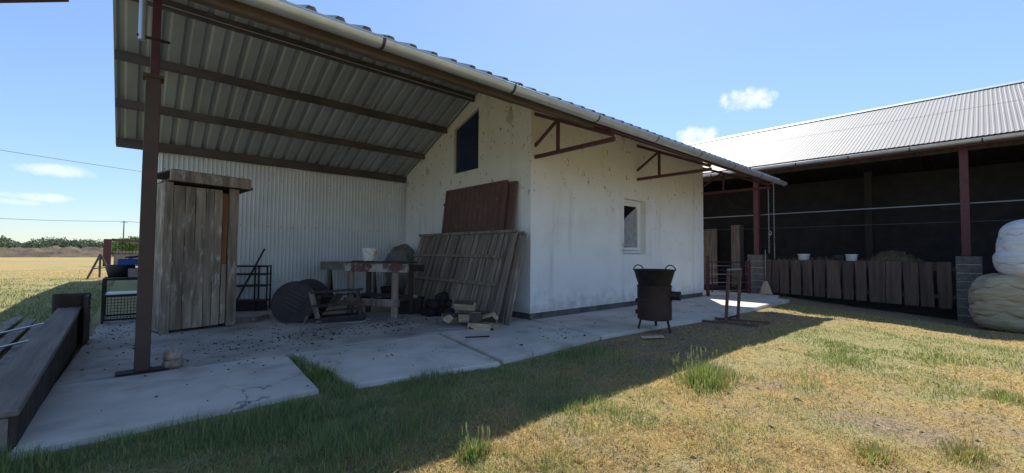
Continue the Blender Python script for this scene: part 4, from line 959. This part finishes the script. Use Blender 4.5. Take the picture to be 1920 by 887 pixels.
# upright metal frame on skids
fr = thing('skid_frame', 'rusty upright metal frame on two skids beside the stove', 'frame', (3.45, -2.6, 0))
a_, b_ = Vector((3.30, -2.55, 0)), Vector((3.84, -2.58, 0)); zg = -.085
a_, b_ = Vector((3.15, -2.56, 0)), Vector((3.72, -2.58, 0))
for p in (a_, b_): MB().bar(p+Vector((0, 0, zg+.04)), p+Vector((.16, .0, 1.02)), .05, .05, (1, 0, 0)).build('upright', 'rustdoor', fr)
MB().bar(a_+Vector((.14, 0, 1.035)), b_+Vector((.18, 0, 1.035)), .045, .03).build('top_bar', 'steelchain', fr)
for p in (a_, b_): MB().bar(p+Vector((-.25, .62, zg+.035)), p+Vector((.2, -.55, zg+.02)), .05, .04).build('skid', 'rustdoor', fr)
MB().bar(a_+Vector((0, 0, zg+.12)), b_+Vector((0, 0, zg+.12)), .03, .03).build('cross_bar', 'ruststeel', fr)

# ------------------------------------------------------------------ neighbour awning corner overhead at the left edge
aw = thing('neighbour_awning', 'dark corner of another sheet roof at the top left edge', 'awning', (-8.5, -1.5, 0))
c0 = Vector((-6.30, -2.28, 3.06)); ea = Vector((-.72, .695, 0)); ed_ = Vector((-.60, -.80, .12))
MB().prism([c0, c0+ea*4.2, c0+ea*4.2+ed_*2.6, c0+ed_*2.6], (0, 0, .03)).build('roof_sheet', 'sheet', aw)
MB().bar(c0+ea*.18+Vector((0, 0, -.03))-ea*.0, c0+ea*4.2+Vector((0, 0, -.03)), .03, .03).build('edge_beam', 'redsteel', aw)
for u, v_ in ((1.9, .9), (3.9, .4), (1.9, 2.3), (3.9, 2.3)):
    p = c0+ea*u+ed_*v_; MB().bar((p.x, p.y, -.12), (p.x, p.y, p.z), .08, .08, (1, 0, 0)).build('post', 'redsteel', aw)

# ------------------------------------------------------------------ the field beyond: mound, frames, poles, wires, wood
af = thing('a_frame', 'brown A-shaped pole frame on the sunny grass', 'frame', (-7.2, 22.8, -.1))
ap = Vector((-7.25, 22.9, 1.12))
for p in ((-7.68, 22.5), (-6.78, 23.2), (-7.3, 24.1)): MB().tube([(p[0], p[1], -.12), ap], .045, 8).build('leg', 'purlin', af)
MB().tube([(-7.55, 23.4, .4), (-6.95, 23.7, .45)], .03, 6).build('cross_pole', 'purlin', af)
rg = thing('pen_gate', 'rust-red post and rail pen gate before a low grey wall', 'gate', (-6.5, 41, -.1))
MB().bb((-7.95, 43.3, -.15), (-7.45, 43.8, 2.25)).build('gate_post', 'redsteel', rg)
MB().bar((-7.45, 43.5, 2.2), (-2.5, 43.0, 1.9), .12, .22).build('top_rail', 'rustdoor', rg)
for k in range(22): MB().tube([(-7.2+.22*k, 43.4, .95), (-7.2+.22*k, 43.4, 2.05)], .02, 5).build('bar', 'ruststeel', rg)
MB().bar((-7.45, 43.4, 1.0), (-2.5, 43.3, 1.0), .06, .08).build('lower_rail', 'redsteel', rg)
tag(MB().bb((-7.3, 44.0, -.3), (0, 44.3, 1.25)).build('low_wall', 'concretewall'), 'low grey concrete wall behind the red pen gate', 'wall')
vs = []; fs = []; na, nr = 90, 26
for i in range(nr+1):
    for k in range(na+1):
        x = -38+44*k/na; y = 104+18*i/nr; q = math.sin(math.pi*i/nr)
        e_ = sm(-36, -26, x)*(1-sm(-4, 5, x)); n_ = fbm(x, y, 2, .35, 5); n2 = fbm(x, y, 6, .9, 4)
        vs.append((x, y, -.3+e_*q*(1.75+.9*n_+.35*n2)))
for i in range(nr):
    for k in range(na): fs.append((i*(na+1)+k, i*(na+1)+k+1, (i+1)*(na+1)+k+1, (i+1)*(na+1)+k))
o = MB().add(vs, fs).build('earth_mound', 'soilmound', smooth=True); struct(o)
def leafcloud(mbv, tint, c, rx, ry, rz_, n_, size, base):
    for _ in range(n_):
        d = Vector((random.gauss(0, 1), random.gauss(0, 1), random.gauss(0, 1))).normalized(); q = random.uniform(.45, 1)**.5
        q *= 1+.35*noise.noise(d*2.2+Vector(c)*.13)
        p = Vector((c[0]+rx*d.x*q, c[1]+ry*d.y*q, c[2]+rz_*d.z*q)); a = Vector((random.gauss(0, 1), random.gauss(0, 1), random.gauss(0, 1))).normalized(); b = a.orthogonal().normalized(); s0 = size*random.uniform(.6, 1.3)
        o = len(mbv[0]); mbv[0].extend([p-a*s0, p+b*s0*.7, p+a*s0, p-b*s0*.7]); mbv[1].append((o, o+1, o+2, o+3))
        f = random.uniform(.7, 1.3); tint += [(base[0]*f, base[1]*f, base[2]*f, 1)]*4
def leafobj(name, mbv, tint, parent=None):
    me = bpy.data.meshes.new(name); me.from_pydata([tuple(v) for v in mbv[0]], [], mbv[1]); at = me.attributes.new('tint', 'FLOAT_COLOR', 'POINT'); at.data.foreach_set('color', np.array(tint, 'f').reshape(-1))
    return link(name, me, 'leaf', parent)
mbv = ([], []); tint = []
for k in range(190):
    x = -140+random.random()*190; y = 225+random.random()*60; h = random.uniform(3.0, 5.8)*(y/240); base = random.choice([(.11, .15, .09), (.09, .13, .085), (.13, .165, .095), (.11, .145, .095)])  # foliage tones lightened: distance haze put into the leaf colour
    wdt = h*random.uniform(.5, .85)
    leafcloud(mbv, tint, (x, y, h*.52-.2), wdt, wdt, h*.52, 420, .36, base)
    leafcloud(mbv, tint, (x+wdt*.5, y-1, h*.30), wdt*.8, wdt*.8, h*.34, 200, .36, base)
o = leafobj('distant_wood', mbv, tint); o['kind'] = 'stuff'; tag(o, 'dark green line of woodland along the horizon', 'woodland')
for i, (x, y, h, lb) in enumerate(((-6.5, 92, 3.6, 'bright green tree beyond the red pen gate, left of the utility pole'), (-1.5, 88, 4.4, 'bright yellow-green tree beyond the pen gate nearest the canopy post'), (3.2, 95, 4.4, 'bright green tree mostly hidden behind the canopy post'))):
    t = thing('leafy_tree', lb, 'tree', (x, y, -.1), 0, 'bright trees beyond the pen'); mbv = ([], []); tint = []
    for q in range(5): leafcloud(mbv, tint, (x+random.uniform(-1.6, 1.6), y+random.uniform(-1, 1), h*.55+random.uniform(-.8, .8)), 1.7, 1.7, 1.3, 420, .17, (.12, .20, .045))
    leafobj('crown', mbv, tint, t); MB().tube([(x, y, -.2), (x+.1, y, h*.35), (x-.1, y, h*.75)], [.2, .14, .06], 8).build('trunk', 'bark', t)
def pole(x, y, h, lb):
    t = thing('utility_pole', lb, 'pole', (x, y, -.1), 0, 'utility poles'); MB().tube([(x, y, -.3), (x, y, h)], [.16, .11], 8).build('mast', 'pole', t); MB().bar((x-.8, y, h-.4), (x+.8, y, h-.4), .1, .1).build('crossarm', 'pole', t); return t
pole(-8.2, 150, 9.2, 'thin dark utility pole rising above the trees near the canopy post')
pole(-32.0, 150, 8.6, 'utility pole at the left edge of the picture')
def sag(a, b, s0, r_, lb, n_=20):
    a = Vector(a); b = Vector(b); p = [a.lerp(b, k/n_)-Vector((0, 0, s0*4*(k/n_)*(1-k/n_))) for k in range(n_+1)]
    return tag(MB().tube(p, r_, 5).build('overhead_wire', 'wire', smooth=True), lb, 'wire', 'overhead wires')
sag((-32, 150, 8.6), (-8.2, 150, 9.1), .25, .045, 'lower overhead wire running between the two far utility poles')
sag((-8.2, 150, 9.1), (45, 160, 8.5), .5, .045, 'overhead wire leading right from the far utility pole')
pole(-30, 42, 10.2, 'tall utility pole outside the picture carrying the upper wire')
sag((-30, 42, 10.2), (5, 46, 8.1), .35, .016, 'upper thin overhead wire crossing the sky on the left')
pole(5, 46, 8.2, 'utility pole hidden behind the canopy and shed')

# ------------------------------------------------------------------ droppings and litter on the concrete
mb = MB(); spots = [(-5.2, .5, 1.3, .5, 120), (-6.2, 3.3, .5, 1.1, 200), (-4.6, 1.6, 1.6, .9, 260), (-2.9, 1.1, 1.2, .6, 260), (-3.8, .9, .8, .4, 120), (-5.3, -.8, 1.4, .8, 40), (-3.4, -.6, .9, .9, 40), (-.6, -1.2, .6, .5, 50), (2.5, -1.2, 2.4, .6, 60), (-1.9, 1.2, .6, .5, 130), (6, -1.1, 1.6, .6, 40), (-.9, -1.75, .3, .12, 30)]
okt = [(1, 0, 0), (0, 1, 0), (-1, 0, 0), (0, -1, 0), (0, 0, 1), (0, 0, -1)]; okf = [(0, 1, 4), (1, 2, 4), (2, 3, 4), (3, 0, 4), (1, 0, 5), (2, 1, 5), (3, 2, 5), (0, 3, 5)]
for cx, cy, sx, sy, n_ in spots:
    for _ in range(int(n_*.55)):
        x, y = random.gauss(cx, sx*.6), random.gauss(cy, sy*.6)
        if x < -6.5 or y > 5.2 or y < -1.8 or (x > -.1 and y > -.1): continue
        s0 = random.uniform(.007, .015)*(1.9 if random.random() < .06 else 1); a = random.random()*3; el = random.uniform(1, 1.9)
        mb.add([(x+s0*(p[0]*math.cos(a)*el-p[1]*math.sin(a)), y+s0*(p[0]*math.sin(a)*el+p[1]*math.cos(a)), .003+s0*.5*(p[2]+.8)) for p in okt], okf)
o = mb.build('droppings', 'dropping'); o['kind'] = 'stuff'; tag(o, 'dark droppings and crumbs scattered over the concrete slabs', 'droppings')

# ------------------------------------------------------------------ grass
def in_poly_slab(x, y):
    if x > -6.62 and x < 9.05 and y > -1.93+(-.25 if x > -2.6 else 0)+.0:
        if -4.62 < x < -4.28 and y < -.2 and abs(x+4.46) < .02+.13*(-y/1.8): return False
        return True
    return x > 10.1
V_ = []; T_ = []; F_ = []
def blade(x, y, z, h, w, lean, az, col, seg2):
    ca, sa = math.cos(az), math.sin(az); px, py = -sa*w, ca*w; o = len(V_)
    lx, ly = ca*lean*h, sa*lean*h; hz = h*math.sqrt(max(.02, 1-lean*lean*.8))
    if seg2:
        V_.extend([(x-px, y-py, z), (x+px, y+py, z), (x+px*.75+lx*.35, y+py*.75+ly*.35, z+hz*.6), (x-px*.75+lx*.35, y-py*.75+ly*.35, z+hz*.6), (x+lx, y+ly, z+hz)])
        F_.extend([(o, o+1, o+2, o+3), (o+3, o+2, o+4)]); T_.extend([col]*5)
    else:
        V_.extend([(x-px, y-py, z), (x+px, y+py, z), (x+lx, y+ly, z+hz)]); F_.append((o, o+1, o+2)); T_.extend([col]*3)
GREEN = [(.18, .24, .09), (.22, .275, .11), (.14, .20, .08), (.30, .32, .15)]; DRY = [(.58, .43, .16), (.46, .33, .12), (.68, .55, .28), (.34, .235, .09), (.56, .38, .12)]; GREYD = [(.24, .195, .13), (.46, .40, .30), (.16, .12, .07)]; OLIVE = [(.28, .33, .09), (.20, .29, .06), (.36, .35, .12)]
rr = random.Random(11); va = 48.4
for _ in range(560000):
    r_ = math.exp(rr.uniform(math.log(2.5), math.log(42))); a = R(va+rr.uniform(-60, 62)); x = CAM.x+r_*math.cos(a); y = CAM.y+r_*math.sin(a)
    if in_poly_slab(x, y): continue
    if y > 5.5 and x > -5.6: continue
    if x > 8.6 and rr.random() < .8: continue
    if -6.87 < x < -6.55 and -1.8 < y < 2.8: continue
    g_, s_ = cover(x, y)
    if rr.random() < s_*.85-.05: continue
    hv_ = max(.35, 1+1.1*fbm(x, y, 20, 1.1, 3)+.5*fbm(x, y, 22, 4, 2)); g = g_+rr.uniform(-.38, .38); z = gz(x, y)-.004; wsc = max(1, r_/4.5); far = r_ > 9
    if x <= -6.6 and y > 24: g -= .5
    if g > .5:
        h = rr.uniform(.025, .08)*(.6+.6*g_)*hv_*((.5+1.3*max(0, fbm(x, y, 31, .9, 3))) if (y < -3.7 and x > -6.6) else 1)
        if x > -6.7 and y > -3.5 and x < .4: h *= 1.25
        c = rr.choice(GREEN if (x < -6.6 or y > -3.6 and x < 1) and rr.random() < .8 else OLIVE+GREEN[1:2]); f = rr.uniform(.8, 1.25); c = (c[0]*f, c[1]*f, c[2]*f, 1)
        blade(x, y, z, h, .0022*wsc*rr.uniform(.8, 1.4), rr.uniform(.05, .85), rr.uniform(0, 6.28), c, not far)
    else:
        c = rr.choice(DRY if rr.random() > .2 else GREYD); f = rr.uniform(.75, 1.2); c = (c[0]*f, c[1]*f, c[2]*f, 1)
        flat = rr.random() < .68
        blade(x, y, z+(.004 if flat else 0), rr.uniform(.03, .085) if flat else rr.uniform(.014, .04)*hv_, .0020*wsc*rr.uniform(.8, 1.4), .98 if flat else rr.uniform(.2, .9), rr.uniform(0, 6.28), c, False)
def mesh_from(name, V, F, T, mt='grass', parent=None):
    me = bpy.data.meshes.new(name); me.from_pydata(V, [], F); at = me.attributes.new('tint', 'FLOAT_COLOR', 'POINT'); at.data.foreach_set('color', np.array(T, 'f').reshape(-1)); return link(name, me, mt, parent)
o = mesh_from('grass', V_, F_, T_); o['kind'] = 'stuff'; tag(o, 'patchy green and straw-yellow grass covering the yard', 'grass')
# taller tufts with seed heads
def tuft(cx, cy, rad, n_, h0, lb, heads=0, dry=.1):
    global V_, T_, F_
    V_, T_, F_ = [], [], []
    for _ in range(n_):
        a = rr.random()*6.283; q = min(1, abs(rr.gauss(0, .5)))*rad*(1+.3*math.sin(a*3+cx*7)); x, y = cx+q*math.cos(a)*1.25, cy+q*math.sin(a)*.9; h = h0*rr.uniform(.35, 1.15)*max(.25, 1-.55*q/rad)
        c = rr.choice(DRY) if rr.random() < dry else rr.choice([(.24, .33, .08), (.19, .28, .07), (.30, .36, .12)])
        blade(x, y, gz(x, y)-.01, h, .0034, rr.uniform(.05, .6), a+rr.uniform(-.8, .8), (*c, 1), True)
    for _ in range(heads):
        a = rr.random()*6.283; q = math.sqrt(rr.random())*rad*.8; x, y = cx+q*math.cos(a), cy+q*math.sin(a); z = gz(x, y); h = h0*rr.uniform(.8, 1.35); l = rr.uniform(.05, .25)
        blade(x, y, z, h, .0014, l, a, (.2, .24, .09, 1), True); tip = Vector((x+math.cos(a)*l*h, y+math.sin(a)*l*h, z+h*.98))
        for k in range(16):
            az = rr.random()*6.283; p = tip-Vector((0, 0, k*.0035)); blade(p.x, p.y, p.z, .03, .0016, .45, az, (.36, .38, .17, 1), False)
    o = mesh_from('grass_tuft', V_, F_, T_); return tag(o, lb, 'grass tuft', 'taller grass tufts')
tuft(-1.30, -4.12, .44, 2200, .24, 'tall sunlit green grass tuft with seed heads at the shadow edge', 60, .15)
tuft(-4.22, -3.80, .14, 520, .14, 'small grass clump with seed heads at the front of the shadow edge', 22, .1)
tuft(-4.42, -1.25, .22, 800, .15, 'green grass tuft growing in the gap between two slabs', 10, .1)
tuft(-2.05, -5.65, .32, 1200, .075, 'low green tuft in the dry grass at the bottom right, left one', 3, .5)
tuft(-1.60, -6.08, .32, 1200, .08, 'low green tuft in the dry grass at the bottom right corner, right one', 3, .5)
tuft(.55, -6.30, .26, 1000, .12, 'green tuft in dry grass near the right edge', 5, .35)
# straw and twigs lying about
mbt = MB()
for _ in range(900):
    r_ = math.exp(rr.uniform(math.log(2.7), math.log(12))); a = R(va+rr.uniform(-55, 55)); x = CAM.x+r_*math.cos(a); y = CAM.y+r_*math.sin(a)
    if in_poly_slab(x, y) or y > -1.9: continue
    d = rr.random()*6.28; l = rr.uniform(.03, .13); z = gz(x, y)+.018; k = Vector((math.cos(d), math.sin(d), rr.uniform(-.1, .2)))*l; p = Vector((x, y, z))
    mbt.tube([p, p+k*.5+Vector((0, 0, .006)), p+k], .0022, 4)
o = mbt.build('straw_litter', 'hayblade'); o['kind'] = 'stuff'; tag(o, 'pale straw stalks and twigs strewn on the grass', 'straw')
mbc = MB()
for _ in range(1500):
    x = rr.uniform(-5.5, 7.5); y = rr.uniform(-6.8, -2.2); g_, s_ = cover(x, y)
    if rr.random() > s_+.1: continue
    s0 = rr.uniform(.006, .02)*(2 if rr.random() < .04 else 1)
    mbc.add([(x+s0*p[0]*rr.uniform(.6, 1.3), y+s0*p[1]*rr.uniform(.6, 1.3), gz(x, y)+s0*.5*p[2]*rr.uniform(.6, 1.2)+.002) for p in okt], okf)
o = mbc.build('soil_crumbs', 'dropping'); o['kind'] = 'stuff'; tag(o, 'dark soil crumbs on the bare ground', 'soil')
